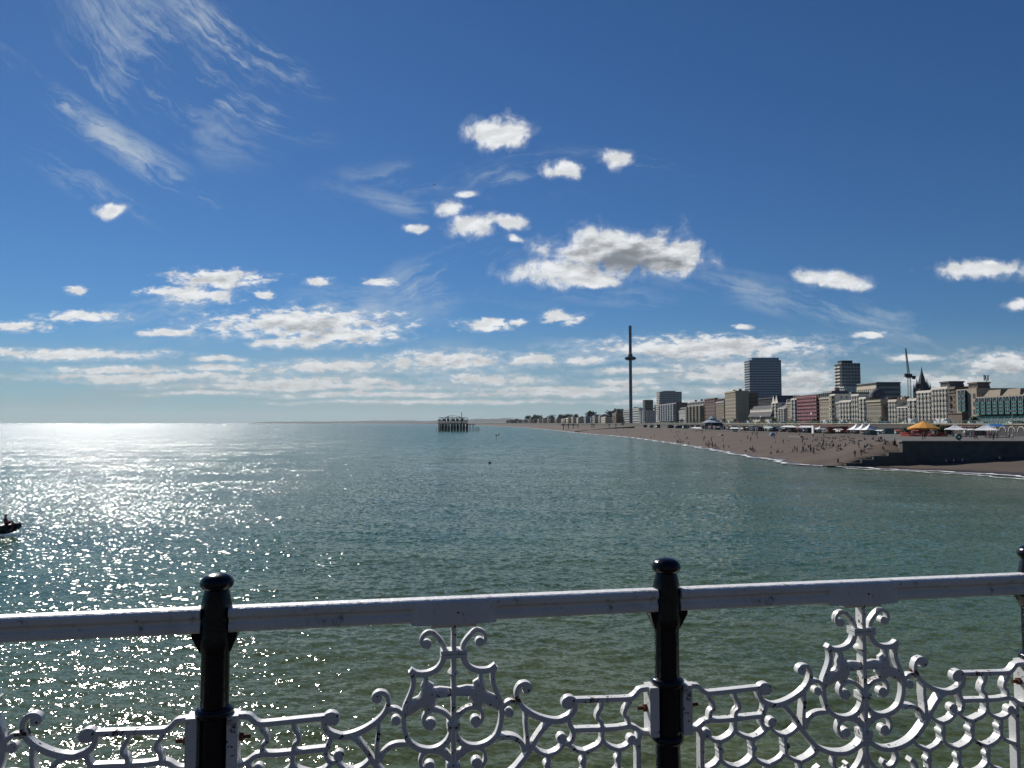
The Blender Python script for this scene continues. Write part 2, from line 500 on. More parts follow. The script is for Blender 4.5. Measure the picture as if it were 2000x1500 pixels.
def ball(mb, x, z, r, depth=0.026):
    """a flat-faced round boss with a softened rim"""
    _lay[0] = (_lay[0] + 1) % 23
    off = _lay[0] * 0.00033 + 0.0002
    n = 20; y0, y1 = -off, depth + off * 0.8; c = r * 0.18
    vs = []
    for rad, y in ((r * .93 - c, y0), (r * .93, y0 + c), (r * .93, y1 - c), (r * .93 - c, y1)):
        for i in range(n):
            t = 2 * math.pi * i / n
            vs.append((x / 1000 + rad / 1000 * math.cos(t) if False else x / 1000 + rad * math.cos(t), y, RAIL_Z + z / 1000 + rad * math.sin(t)))
    fs = [tuple(range(n)), tuple(range(3 * n, 4 * n))[::-1]]
    for k in range(3):
        fs += [(k * n + i, (k + 1) * n + i, (k + 1) * n + (i + 1) % n, k * n + (i + 1) % n) for i in range(n)]
    mb.add(vs, fs)


RAIL_Z = 1.07
RAIL_DIR = R(10.2)
e_ = (math.cos(RAIL_DIR), math.sin(RAIL_DIR))
DECK_Z = H - 0.5785 - RAIL_Z
BAY = 1.5


def rail_pt(k):      # k counts half bays from the left post
    return (-0.9298 + e_[0] * 0.75 * k, 2.3486 + e_[1] * 0.75 * k, DECK_Z)


HALF = {
'topscroll': (17, 10, [(-29,-174),(-34,-153),(-48,-133),(-66,-116),(-81,-111),(-97,-117),(-106,-133),(-102,-151),(-87,-160),(-77,-151),(-84,-141)]),
'shoulder': (20, 19, [(-31,-191),(-38,-212),(-52,-230),(-73,-241),(-97,-245),(-122,-242),(-142,-229)]),
'outer_a': (17, 19, [(-141,-231),(-133,-250),(-131,-275),(-137,-299),(-147,-323),(-157,-346),(-161,-371),(-161,-395),(-159,-416),(-153,-438),(-145,-456),(-130,-471),(-109,-483),(-78,-490),(-47,-485),(-22,-468),(-9,-446),(-4,-424)]),
'inner': (17, 13, [(-5,-399),(-18,-383),(-34,-370),(-54,-362),(-75,-363),(-90,-372),(-97,-388),(-94,-405),(-83,-418),(-67,-422)]),
'link': (14, 15, [(-212,-358),(-200,-350),(-184,-352),(-166,-366)]),
'wing': (12, 22, [(-236,-318),(-247,-322),(-258,-315),(-256,-302),(-241,-294),(-223,-299),(-213,-315),(-212,-335),(-219,-354),(-231,-371),(-249,-387),(-271,-401),(-296,-413),(-328,-423),(-358,-426),(-384,-418)]),
'wingend': (21, 9, [(-378,-421),(-402,-406),(-413,-386),(-413,-367),(-403,-354),(-388,-351),(-374,-359),(-371,-373),(-380,-382),(-389,-375)]),
'toprail': (17, 17, [(-412,-362),(-500,-365),(-596,-368),(-618,-364),(-632,-353),(-643,-342),(-662,-339),(-699,-339)]),
'midrail': (17, 17, [(-402,-459),(-462,-461),(-501,-463),(-560,-464),(-600,-461),(-623,-466),(-642,-479),(-660,-486),(-699,-486)]),
'con1': (15, 15, [(-608,-368),(-602,-387),(-590,-402),(-587,-421),(-599,-434),(-603,-460)]),
'con2': (15, 15, [(-509,-366),(-504,-390),(-493,-408),(-491,-427),(-504,-440),(-508,-465)]),
'drop': (18, 14, [(-391,-420),(-394,-438),(-402,-455),(-407,-470),(-405,-486),(-394,-499),(-378,-502),(-366,-494)]),
'rowa1': (15, 12, [(-565,-535),(-590,-529),(-609,-514)]),
'rowa2': (15, 15, [(-565,-535),(-546,-529),(-524,-517),(-510,-498),(-508,-463)]),
'rowa3': (13, 15, [(-509,-490),(-501,-508),(-481,-522),(-444,-535)]),
'rowa4': (15, 12, [(-444,-535),(-416,-526),(-386,-504)]),
'rowa5': (12, 15, [(-375,-496),(-360,-516),(-341,-528),(-317,-534)]),
'rowa6': (15, 14, [(-317,-534),(-291,-524),(-266,-504)]),
'edge_hook': (17, 16, [(-648,-481),(-640,-490),(-635,-506),(-634,-530)]),
'hookball': (12, 10, [(-634,-520),(-624,-518),(-613,-508)]),
'diag': (17, 19, [(-331,-424),(-311,-436),(-292,-458),(-273,-484),(-262,-502),(-247,-525),(-227,-549),(-206,-571),(-181,-589),(-152,-602),(-118,-610),(-81,-611),(-50,-601),(-25,-585),(-10,-567),(-3,-548)]),
'vert': (14, 16, [(-243,-384),(-242,-422),(-245,-449),(-247,-480),(-244,-512)]),
'arc': (17, 17, [(-236,-514),(-228,-488),(-207,-470),(-182,-463),(-150,-464)]),
'lower': (17, 13, [(-4,-530),(-22,-515),(-38,-503),(-58,-495),(-82,-493),(-100,-503),(-107,-521),(-104,-541),(-91,-556),(-72,-560)]),
'strut': (15, 15, [(-38,-490),(-20,-502),(-2,-518)]),
'tail': (17, 13, [(-118,-610),(-123,-626),(-128,-642),(-122,-660),(-104,-676),(-84,-676),(-72,-662),(-78,-648)]),
'leg': (15, 17, [(0,-578),(-4,-612),(-17,-646),(-40,-676),(-70,-705),(-110,-728),(-150,-738),(-190,-730),(-206,-700),(-200,-670),(-180,-655)]),
}
BALLS = [(-87, -149, 0.0165), (-246, -311, 0.016), (-390, -370, 0.020), (-187, -387, 0.0165), (-73, -405, 0.0185), (-366, -484, 0.019), (-612, -506, 0.018), (-77, -541, 0.0195)]
LEAF = [(-99,-243),(-85,-244),(-82,-269),(-65,-279),(-66,-292),(-45,-289),(-17,-293),(3,-299),(3,-320),(-27,-322),(-55,-321),(-50,-335),(-62,-350),(-77,-366),(-93,-366),(-104,-353),(-121,-366),(-143,-376),(-160,-378),(-164,-360),(-152,-338),(-135,-324),(-114,-314),(-106,-300),(-108,-284),(-100,-268)]


def make_panel():
    """one cast iron bay; local origin on the deck at mid-bay, x along the railing, y away from the pier"""
    scroll, lattice = MB(), MB()
    latt = {'toprail', 'midrail', 'con1', 'con2', 'rowa1', 'rowa2', 'rowa3', 'rowa4', 'rowa5', 'rowa6', 'edge_hook', 'hookball'}
    for sgn in (-1, 1):
        for k, (w0, w1, pts) in HALF.items():
            ribbon(lattice if k in latt else scroll, [(x * -sgn, z) for x, z in pts], w0, w1)
        for x, z, r in BALLS: ball(scroll if abs(x) < 400 else lattice, x * -sgn, z, r)
        # leaf, a little thinner than the straps and puffed in the middle
        P = [(x * -sgn, z) for x, z in LEAF]
        cx = sum(p[0] for p in P) / len(P); cz = sum(p[1] for p in P) / len(P)
        for (y_out, y_in, dr) in ((0.006, -0.004, 1), (0.021, 0.026, -1)):
            n = len(P); vs = []
            for q, y in ((1.0, y_out), (0.72, y_in)):
                vs += [((cx + (x - cx) * q) / 1000, y, RAIL_Z + (cz + (z - cz) * q) / 1000) for x, z in P]
            fs = [(i, (i + 1) % n, n + (i + 1) % n, n + i) for i in range(n)] + [tuple(range(n, 2 * n))]
            if dr * sgn > 0: fs = [f[::-1] for f in fs]
            scroll.add(vs, fs)
        n = len(P)
        scroll.add([(x / 1000, 0.006, RAIL_Z + z / 1000) for x, z in P] + [(x / 1000, 0.021, RAIL_Z + z / 1000) for x, z in P],
                   [(i, (i + 1) % n, n + (i + 1) % n, n + i)[::(1 if sgn > 0 else -1)] for i in range(n)])
        # honeycomb rows down to the foot
        xs_a = [-565, -441, -317]; xs_b = [-509, -385, -258]
        rowz = [(-535, xs_a), (-631, xs_b), (-727, xs_a), (-823, xs_b), (-919, xs_a)]
        for ri, (z, xs) in enumerate(rowz):
            nxt = rowz[ri + 1][1] if ri + 1 < len(rowz) else None
            for x in xs:
                zb = z - 60
                # waisted stem with a bulb on one side
                ribbon(lattice, [(x * -sgn, z), ((x - 3) * -sgn, z - 16), ((x + 1) * -sgn, z - 30), (x * -sgn, z - 45), (x * -sgn, zb)], 15, 15)
                ball(lattice, (x + 2) * -sgn, z - 31, 0.0125)
                if nxt is None: continue
                for x2 in (x - 62, x + 62):
                    if x2 < -640: x2 = -634
                    if x2 > -235 and ri == 0 and False: continue
                    z2 = z - 96
                    if x2 > -200: continue
                    m1 = x + (x2 - x) * 0.28; m2 = x + (x2 - x) * 0.62
                    ribbon(lattice, [(x * -sgn, zb), (m1 * -sgn, zb - 18), (m2 * -sgn, zb - 29), (x2 * -sgn, z2)], 14, 15)
        ribbon(lattice, [(-634 * -sgn, -520), (-634 * -sgn, -1000)], 17, 17, sharp=True)
        ribbon(scroll, [(-258 * -sgn, -628), (-228 * -sgn, -617), (-205 * -sgn, -602), (-192 * -sgn, -584)], 15, 15)
        ribbon(scroll, [(-150 * -sgn, -738), (-180 * -sgn, -800), (-150 * -sgn, -870), (-90 * -sgn, -900), (-30 * -sgn, -960), (-10 * -sgn, -1000)], 17, 17)
        ribbon(scroll, [(-180 * -sgn, -790), (-215 * -sgn, -840), (-220 * -sgn, -900), (-200 * -sgn, -1000)], 15, 15)
    # central stem, collars and bands
    ribbon(scroll, [(0, -60), (0, -1000)], 16, 16, depth=0.029, sharp=True)
    scroll.lathe([(0.006, -0.018), (0.013, -0.010), (0.0185, -0.001), (0.0185, 0.004), (0.012, 0.012), (0.007, 0.020)], (0, 0.022, RAIL_Z - 0.250), 20, sy=1.75)
    for zc, hw in ((-0.181, 0.043), (-0.414, 0.021), (-0.547, 0.022), (-0.574, 0.019)):
        for dz in ((-0.0075, 0.0065) if zc > -0.5 else (-0.007, 0.006)):
            b = 0.0055
            scroll.extr([(-hw, -0.012 + 0), (hw, -0.012)] if False else [(-hw, RAIL_Z + zc + dz - b), (hw, RAIL_Z + zc + dz - b), (hw, RAIL_Z + zc + dz + b), (-hw, RAIL_Z + zc + dz + b)], -0.0105, 0.036, 'y')
    ribbon(lattice, [(-690, -1005), (690, -1005)], 26, 26, depth=0.05, sharp=True)
    root = empty('iron_railing', (0, 0, 0))
    scroll.build('scrollwork', M_WHITE, root, smooth=True)
    lattice.build('lattice', M_WHITE, root, smooth=True)
    for sgn in (-1, 1):
        p = MB()
        x = 0.6895 * sgn
        poly = [(x - 0.0165, RAIL_Z - 0.330), (x + 0.0165, RAIL_Z - 0.330), (x + 0.0165, RAIL_Z - 0.497), (x - 0.0165, RAIL_Z - 0.497)][::-1]
        p.extr(poly, -0.0145, 0.048, 'y')
        pl = p.build('end_plate', M_WHITE, root)
        b = MB()
        xi = x - 0.0165 * sgn
        for k, (ln, rr) in enumerate(((0.012, 0.0135), (0.034, 0.0065))):
            b.cyl((xi, 0.020, RAIL_Z - 0.408), (xi - ln * sgn, 0.020, RAIL_Z - 0.408), rr, rr, 6 if k == 0 else 10)
        b.build('bolt', M_RUST, pl)
    return root


def make_handrail():
    """one length of handrail between two posts, with the thick joint block at its middle"""
    root = empty('handrail', (0, 0, 0))
    x0, x1 = -0.708, 0.708
    z = RAIL_Z
    prof = [(-0.012, z - 0.003), (-0.007, z), (0.032, z), (0.037, z - 0.004), (0.037, z - 0.030), (0.033, z - 0.036), (0.033, z - 0.070), (0.028, z - 0.076),
            (-0.004, z - 0.076), (-0.010, z - 0.070), (-0.0105, z - 0.052), (-0.0035, z - 0.046), (-0.0035, z - 0.036), (-0.0085, z - 0.031), (-0.0165, z - 0.025), (-0.0175, z - 0.009)]
    m = MB(); m.extr(prof[::-1], x0, x1, 'x')
    m.build('rail', M_RAIL, root, smooth=False)
    p = MB()
    c = 0.014
    for (a, b, ya, yb, za, zb) in ((-0.140, 0.140, -0.0185, 0.0400, z - 0.082, z - 0.010),):
        p.prism([(a + c * 1.6, ya), (b - c * 1.6, ya), (b, ya + 0.010), (b, yb - 0.010), (b - c, yb), (a + c, yb), (a, yb - 0.010), (a, ya + 0.010)], za, zb)
    # small saddle between the block and the scrolls
    p.box(-0.075, 0.075, 0.000, 0.032, z - 0.0955, z - 0.0842)
    jb = p.build('joint_block', M_RAIL, root)
    q = MB(); q.cyl((0.012, -0.0185, z - 0.044), (0.012, -0.0215, z - 0.044), 0.0035, 0.003, 10); q.build('screw', M_RUST, jb)
    return root


def make_post():
    root = empty('railing_post', (0, 0, 0))
    z = RAIL_Z
    s = MB()
    s.lathe([(0.070, 0.0), (0.070, 0.05), (0.055, 0.07), (0.0425, 0.10), (0.0425, z - 0.1455), (0.0445, z - 0.138)], (0, 0.022, 0), 32)
    s.build('shaft', M_NAVY, root, smooth=True)
    h = MB()      # head: eight-sided casting the handrails run into
    h.lathe([(0.0445, z - 0.138), (0.0490, z - 0.118), (0.0500, z - 0.100), (0.0475, z - 0.088), (0.0480, z - 0.02), (0.0470, z + 0.002), (0.0415, z + 0.034), (0.0365, z + 0.052)], (0, 0.022, 0), 16)
    h.build('head', M_NAVY, root, smooth=True)
    c = MB()
    c.lathe([(0.034, z + 0.052), (0.043, z + 0.0565), (0.0495, z + 0.066), (0.0510, z + 0.075), (0.0480, z + 0.0855), (0.0405, z + 0.0945), (0.029, z + 0.1005), (0.014, z + 0.1035), (0.002, z + 0.104)], (0, 0.022, 0), 32)
    c.build('cap', M_NAVY, root, smooth=True)
    for zz, r in ((z - 0.322, 0.0575), (z - 0.513, 0.0555)):
        k = MB()
        k.lathe([(0.0385, zz - 0.020), (r * 0.86, zz - 0.016), (r, zz - 0.006), (r, zz + 0.004), (r * 0.92, zz + 0.010), (r * 0.84, zz + 0.013), (0.0385, zz + 0.016)], (0, 0.022, 0), 32)
        k.build('collar', M_NAVY, root, smooth=True)
    for sgn in (-1, 1):
        b = MB()      # bracket cupping the end of the handrail from below
        w0, w1 = -0.004, 0.046
        zt, zb = z - 0.0772, z - 0.140
        xo = 0.068 * sgn; xi = 0.030 * sgn
        vs = [(xi, w0, zt), (xo, w0, zt), (xo, w0, zt - 0.010), (xi + 0.016 * sgn, w0 + 0.016, zb), (xi, w0 + 0.016, zb)]
        ve = [(a, w1 + w0 - bb if i < 3 else w1 - 0.016, cc) for i, (a, bb, cc) in enumerate(vs)]
        n = 5
        f = [tuple(range(n)), tuple(range(n, 2 * n))[::-1]] + [(i, n + i, n + (i + 1) % n, (i + 1) % n) for i in range(n)]
        if sgn > 0: f = [q[::-1] for q in f]
        b.add(vs + ve, f)
        b.build('bracket', M_NAVY, root)
    return root


panel0 = make_panel(); rail0 = make_handrail(); post0 = make_post()
PL = {-1: 'white scrolled ironwork panel left of the left post, cut by the left edge',
      1: 'white scrolled ironwork panel filling the bay between the two full navy posts',
      3: 'white scrolled ironwork panel of the right bay with orange rust at its left end plate'}
RL = {-1: 'white handrail length left of the left navy post', 1: 'white handrail length between the two full navy posts',
      3: 'white handrail length right of the right full navy post'}
OL = {0: 'left navy iron railing post, black against the glittering sea', 2: 'right full navy iron railing post with glossy mushroom cap',
      4: 'navy iron railing post just cut by the right edge of the view'}
first = True
for k in (1, -1, 3):
    for src, nm, lab, cat, grp in ((panel0, 'p', PL, 'railing panel', 'cast iron panels of the pier railing'), (rail0, 'r', RL, 'handrail', 'white handrail lengths on the pier')):
        o = src if first else copy_tree(src)
        o.location = rail_pt(k); o.rotation_euler = (0, 0, RAIL_DIR)
        tag(o, lab[k], cat, grp)
    first = False
for i, k in enumerate((0, 2, 4)):
    o = post0 if i == 0 else copy_tree(post0)
    o.location = rail_pt(k); o.rotation_euler = (0, 0, RAIL_DIR)
    tag(o, OL[k], 'railing post', 'navy posts of the pier railing')
dk = MB()
ca, sa = e_
for i in range(34):     # deck boards run along the railing, under the viewer's feet
    y0 = 0.12 - 0.15 * i; pts = []
    for (u, v) in ((-6, y0 - 0.144), (6, y0 - 0.144), (6, y0), (-6, y0)):
        pts.append((-0.19 + ca * u - sa * v, 2.48 + sa * u + ca * v))
    dk.prism(pts, DECK_Z - 0.05, DECK_Z - 0.001 * (1 + i % 3))
tag(dk.build('pier_deck', mat('deck_board', (0.055, 0.047, 0.040), 0.8, var=0.3, scale=5, bump=0.3)), 'weathered boards of the pier deck behind the railing', None, None, 'structure')

# unseen hall added behind the viewer to cut sky light on the railing
ph = empty('sky_blocker_hall', (-0.19 + 8.0 * sa, 2.48 - 8.0 * ca, DECK_Z), RAIL_DIR, 'unseen long dark hall added behind the viewer to dim sky light on the railing', 'hall')
m = MB(); m.box(-16, 16, -6, 0, 0, 4.2); m.build('wall', mat('sky_blocker_wall', (0.075, 0.070, 0.066), 0.8, var=0.3, scale=2), ph)
m = MB(); m.extr([(-6.4, 4.2), (0.9, 4.2), (0.9, 4.4), (-2.7, 6.4), (-6.4, 4.4)], -16.5, 16.5, 'x'); m.build('roof', mat('sky_blocker_roof', (0.06, 0.06, 0.062), 0.8, var=0.2), ph)
for k in range(8):
    m = MB(); x = -14 + k * 4; m.box(x - 0.9, x + 0.9, 0.003, 0.06, 0.9, 2.6); m.build('window', mat('sky_blocker_glass', (0.02, 0.025, 0.03), 0.1), ph)


# ------------------------------------------------------------------ coast: levels and lines
SHORE = [(-80, 158), (60, 128), (120, 112), (150, 104), (165, 97), (174.5, 89.5), (184, 81.5), (187, 77), (193, 74.5), (227, 78), (240, 76.6), (294, 81.5), (375, 85.6),
         (536, 89), (640, 85), (709, 77), (836, 71), (1222, 56), (1765, 24), (2090, -14), (3177, -132), (5500, -500), (9000, -1500), (16000, -4300)]
SY = [p[0] for p in SHORE]; SX = [p[1] for p in SHORE]


def shore(y): return float(np.interp(y, SY, SX))
def wall_x(y): return float(np.interp(y, [900, 1222, 2090, 20000], [172, 160, 92, 92 + 14])) if y < 2090 else shore(y) + 106
def prom_x(y): return wall_x(y) - 22


Z_PROM, Z_ROAD = 5.7, 10.4


def beach_z(d, y):
    if y < 185: return 0.055 * d if d > 0 else 0.12 * d
    return 5.55 * (1 - math.exp(-d / 26)) if d > 0 else 0.2 * d


def strip(name, ys, cols, m, label, smooth=True):
    """cols(y) -> list of (x, z)"""
    vs = []; fs = []
    C = [cols(y) for y in ys]; n = len(C[0])
    for y, c in zip(ys, C): vs += [(x, y, z) for x, z in c]
    for i in range(len(ys) - 1):
        for j in range(n - 1):
            a = i * n + j; fs.append((a, a + 1, a + n + 1, a + n))
    mb = MB(); mb.v = vs; mb.f = fs; mb.m = [0] * len(fs)
    o = mb.build(name, m, None, smooth=False)
    if smooth: o.data.polygons.foreach_set('use_smooth', [True] * len(fs))
    return tag(o, label, None, None, 'structure')


def shingle():
    m = bpy.data.materials.new('shingle'); m.use_nodes = True
    N = NT(m.node_tree); N.n.clear()
    out = N.n.new('ShaderNodeOutputMaterial'); b = N.n.new('ShaderNodeBsdfPrincipled'); N.link(b.outputs[0], out.inputs[0])
    g = N.n.new('ShaderNodeNewGeometry').outputs['Position']
    c = N.mix(N.lin(N.noise(g, 1.6, 5, 0.7), 0.3, 0.7), (0.056, 0.036, 0.024), (0.112, 0.076, 0.050))
    c = N.mix(N.ss(N.noise(N.vm('MULTIPLY', g, (1, 0.12, 1)), 0.12, 4, 0.6), 0.35, 0.7, 0, 0.6), c, (0.062, 0.048, 0.040))
    c = N.mix(N.ss(N.sep(g)[1], 2200, 4000), c, (0.040, 0.046, 0.036))      # beyond the shingle the shore is low grassy land
    # the wet strip by the water is darker
    z = N.sep(g)[2]
    wet = N.ss(N.math('ADD', z, N.math('MULTIPLY', N.noise(g, 0.35, 3, 0.6), 0.5)), 0.9, 0.45, 0, 1)
    c = N.mix(wet, c, N.mix(1.0, c, (0.45, 0.45, 0.46), 'MULTIPLY'))
    N.put(b.inputs['Base Color'], c); N.put(b.inputs['Roughness'], N.mix(wet, (0.95,) * 3, (0.5,) * 3))
    bn = N.n.new('ShaderNodeBump'); bn.inputs['Strength'].default_value = 0.7; bn.inputs['Distance'].default_value = 0.12
    N.link(N.noise(g, 1.1, 6, 0.75), bn.inputs['Height']); N.link(bn.outputs[0], b.inputs['Normal'])
    return m


M_SHING = shingle()
M_PAVE = mat('paving', (0.105, 0.095, 0.082), 0.85, var=0.15, scale=0.3)
M_ROAD = mat('asphalt', (0.06, 0.06, 0.062), 0.9, var=0.15, scale=0.4)
M_LAND = mat('town_ground', (0.09, 0.10, 0.07), 0.95, var=0.3, scale=0.02)
ysA = [-80, -40, 0, 40, 80, 110, 130, 145, 155, 165, 175, 181, 184.9]
ysB = [185.1, 188, 193, 199, 206, 214, 222, 231, 240, 250, 262, 275, 290, 305, 320, 340, 360, 385, 410, 440, 475, 510, 550, 600, 650, 710, 770, 836, 900, 1000, 1100, 1222, 1400,
       1580, 1765, 1920, 2090, 2400, 2800, 3177, 3800, 4600, 5500, 7000, 9000, 12000, 16000]
DS = [-60, -30, -12, -5, -2, 0, 1.5, 3, 5, 7.5, 10.5, 14, 18, 20, 23, 26, 29, 32, 36, 40, 44, 48, 53]


def ground_z(x, y):
    z = beach_z(x - shore(y), y)
    if 185 < y < 305:      # shingle banked up against the plaza
        xe = float(np.interp(y, [186, 216, 262, 300], [97, 108, 131, 148])); g = min(1, max(0, (y - 184) / 10)) ** 0.7
        z += (max(z, 6.38) - z) * g * min(1, max(0, 1 - (xe - x) / 17)) ** 1.3
    return z


def bcols(y):
    s = shore(y); wob = 1.3 * math.sin(y * 0.21) + 0.8 * math.sin(y * 0.53 + 1)
    out = []
    for k, d in enumerate(DS):
        r = 0.10 * math.sin(d * 0.9 + y * 0.11) + 0.07 * math.sin(d * 0.37 + y * 0.05 + 2) if d > 4 else 0
        out.append((s + d + (wob if -6 < d < 40 and y < 1200 else 0), beach_z(d, y) + r * (1 if y > 185 else 0.6)))
    if 185 < y < 305:      # shingle banked up against the plaza
        xe = float(np.interp(y, [186, 216, 262, 300], [97, 108, 131, 148])); gy = min(1, max(0, (y - 184) / 10)) ** 0.7
        out = [(x, z + (max(z, 6.38) - z) * gy * min(1, max(0, 1 - (xe - x) / 17)) ** 1.3) for x, z in out]
    e = prom_x(y) + 3 if y > 185 else 175
    x0 = out[-1][0]
    for t in (0.35, 0.7, 1.0):
        x = x0 + (e - x0) * t; out.append((x, beach_z(x - s, y) if y < 185 else min(beach_z(x - s, y), Z_PROM - 0.03)))
    return out


def dense(ys):
    out = []
    for a, b in zip(ys, ys[1:]):
        n = 4 if b < 700 else 2
        out += [a + (b - a) * i / n for i in range(n)]
    return out + [ys[-1]]


strip('beach', dense(ysA) + dense(ysB), bcols, M_SHING, 'brown shingle beach sloping to the sea')
strip('promenade', ysB, lambda y: [(prom_x(y), Z_PROM - 0.6), (prom_x(y) + 0.01, Z_PROM), (wall_x(y) + 0.5, Z_PROM)], M_PAVE, 'lower seafront promenade along the top of the beach', False)
ysR = [-80, 0, 100] + ysB
strip('road', ysR, lambda y: [(wall_x(y) + 0.45, Z_ROAD), (wall_x(y) + 15, Z_ROAD + 0.02)], M_ROAD, 'seafront road and upper promenade', False)
strip('ground', ysR, lambda y: [(wall_x(y) + 15, Z_ROAD + 0.016), (wall_x(y) + 90, Z_ROAD + 3), (wall_x(y) + 500, 22 if y < 6000 else 10), (wall_x(y) + 3500, 20)], M_LAND, 'ground under the town')

strip('embankment', [y for y in ysB if y >= 900], lambda y: [(wall_x(y) + 0.2, Z_PROM - 0.4), (wall_x(y) + 0.46, Z_ROAD)], mat('embankment_stone', (0.09, 0.085, 0.07), 0.9, var=0.3, scale=0.05), 'low embankment between promenade and road further along the shore', False)

# distant downs: a ridge behind the far coast
def hills():
    mb = MB()
    n = 160; vs = []
    prof = [(470, 0), (500, 2.6), (560, 3.0), (640, 3.2), (700, 4.8), (760, 5.2), (820, 4.4), (870, 6.0), (930, 8.4), (985, 9.6), (1030, 8.2), (1075, 8.8), (1130, 7), (1240, 9), (1400, 12), (1700, 12), (2200, 10)]
    D0 = 13500.0
    rows = [(0, 0.0), (150, 0.35), (700, 0.8), (1300, 1.0), (2600, 0.7), (5000, 0.0)]
    for i in range(n):
        px = 470 + (2200 - 470) * i / (n - 1)
        h = float(np.interp(px, [p[0] for p in prof], [p[1] for p in prof])) * D0 / F
        h *= 1 + 0.07 * math.sin(px * 0.09) + 0.06 * math.sin(px * 0.23 + 1) + 0.03 * math.sin(px * 0.61)
        u = (px - 1000) / F
        for dy, k in rows:
            vs.append((u * (D0 + dy * 0.3), D0 + dy, 4 + (h + 7) * k))
    m = len(rows); fs = []
    for i in range(n - 1):
        for j in range(m - 1): fs.append((i * m + j, (i + 1) * m + j, (i + 1) * m + j + 1, i * m + j + 1))
    mb.v = vs; mb.f = fs; mb.m = [0] * len(fs)
    o = mb.build('hills', mat('downland', (0.028, 0.040, 0.038), 1.0, var=0.35, scale=0.0012), smooth=True)
    tag(o, 'low distant hills along the far coast', None, None, 'structure')


hills()


# foam along the water's edge
def foam_mat():
    m = bpy.data.materials.new('surf_foam'); m.use_nodes = True
    N = NT(m.node_tree); N.n.clear()
    out = N.n.new('ShaderNodeOutputMaterial'); d = N.n.new('ShaderNodeBsdfDiffuse'); t = N.n.new('ShaderNodeBsdfTransparent'); mx = N.n.new('ShaderNodeMixShader')
    d.inputs[0].default_value = (0.80, 0.82, 0.82, 1)
    g = N.n.new('ShaderNodeNewGeometry').outputs['Position']
    uv = N.n.new('ShaderNodeAttribute'); uv.attribute_name = 'across'
    e = N.math('ABSOLUTE', N.math('SUBTRACT', uv.outputs['Fac'], 0.5))
    a = N.math('ADD', N.noise(N.vm('MULTIPLY', g, (1, 0.35, 1)), 0.55, 6, 0.7), N.math('MULTIPLY', N.math('SUBTRACT', 0.25, e), 1.1))
    N.link(N.ss(a, 0.50, 0.62, 0, 0.95), mx.inputs[0]); N.link(t.outputs[0], mx.inputs[1]); N.link(d.outputs[0], mx.inputs[2]); N.link(mx.outputs[0], out.inputs[0])
    return m


M_FOAM = foam_mat()


def foam(ys, off, width, zc, label):
    vs = []; fs = []; ac = []
    for y in ys:
        wob = 1.3 * math.sin(y * 0.21) + 0.8 * math.sin(y * 0.53 + 1)
        w2 = 0.8 * math.sin(y * 0.9) + 0.5 * math.sin(y * 2.1)
        for t in (0, 0.25, 0.5, 0.75, 1.0):
            x = shore(y) + wob - off - w2 * 0.6 + (t - 0.5) * width * (1 + 0.25 * math.sin(y * 0.7))
            vs.append((x, y, zc * (1 - (2 * t - 1) ** 2) + max(0.05, (x - shore(y) - wob) * 0.2 + 0.05))); ac.append(t)
    for i in range(len(ys) - 1):
        for j in range(4):
            a = i * 5 + j; fs.append((a, a + 1, a + 6, a + 5))
    mb = MB(); mb.v = vs; mb.f = fs; mb.m = [0] * len(fs)
    o = mb.build('surf_foam', M_FOAM)
    at = o.data.attributes.new('across', 'FLOAT', 'POINT'); at.data.foreach_set('value', ac)
    tag(o, label, None, None, 'stuff')


foam(list(np.arange(186, 700, 1.2)) + list(np.arange(700, 2300, 8)), 1.0, 3.4, 0.28, 'white line of surf breaking along the beach')
foam(list(np.arange(110, 184, 0.8)), 0.8, 3.0, 0.22, 'white surf washing up the sand in front of the stone groyne')
foam(list(np.arange(110, 180, 0.8)), 6.5, 1.6, 0.18, 'second broken line of surf off the sand in front of the groyne')


# ------------------------------------------------------------------ town materials
def wallm(n, c, r=0.85, var=0.1, dirt=True):
    return mat('wall_' + n, c, r, var=var, scale=0.5, dirt=((c[0] * 0.55, c[1] * 0.53, c[2] * 0.5), 0.35, 0.52, 0.8) if dirt else None)


W_WHITE = wallm('white', (0.68, 0.63, 0.54)); W_CREAM = wallm('cream', (0.60, 0.52, 0.38)); W_TAN = wallm('tan', (0.34, 0.285, 0.21)); W_GREY = wallm('grey', (0.30, 0.31, 0.31))
W_SAND = wallm('sandstone', (0.20, 0.155, 0.11)); W_BRICK = wallm('red_brick', (0.20, 0.065, 0.045)); W_BROWN = wallm('brown', (0.15, 0.11, 0.085)); W_DARK = wallm('dark', (0.055, 0.057, 0.065)); W_BLUEG = wallm('blue_grey', (0.27, 0.33, 0.40))
W_LIGHT = wallm('light_grey', (0.45, 0.46, 0.46)); W_STONE = wallm('stone', (0.24, 0.215, 0.175)); W_OFF = wallm('off_white', (0.60, 0.57, 0.51))
W_NET = mat('scaffold_net', (0.30, 0.075, 0.10), 0.8, var=0.2, scale=0.4)
M_SLATE = mat('slate', (0.07, 0.073, 0.085), 0.7, var=0.2, scale=1.0)
M_TILE = mat('tan_roof', (0.20, 0.16, 0.115), 0.8, var=0.2, scale=0.7)
M_GLASS = mat('window_glass', (0.018, 0.024, 0.032), 0.12, var=0.4, scale=0.6)
M_TEAL = mat('teal_glass', (0.009, 0.042, 0.046), 0.15, var=0.5, scale=0.8)
M_TEALM = mat('teal_metal', (0.05, 0.16, 0.16), 0.5, var=0.1)
M_STEEL = mat('steel', (0.22, 0.24, 0.25), 0.4, metal=0.5, var=0.1)
M_IRONB = mat('dark_iron', (0.03, 0.027, 0.026), 0.8, var=0.3, scale=1.0)
M_CANV = mat('white_canvas', (0.80, 0.80, 0.78), 0.8, var=0.05, scale=1)
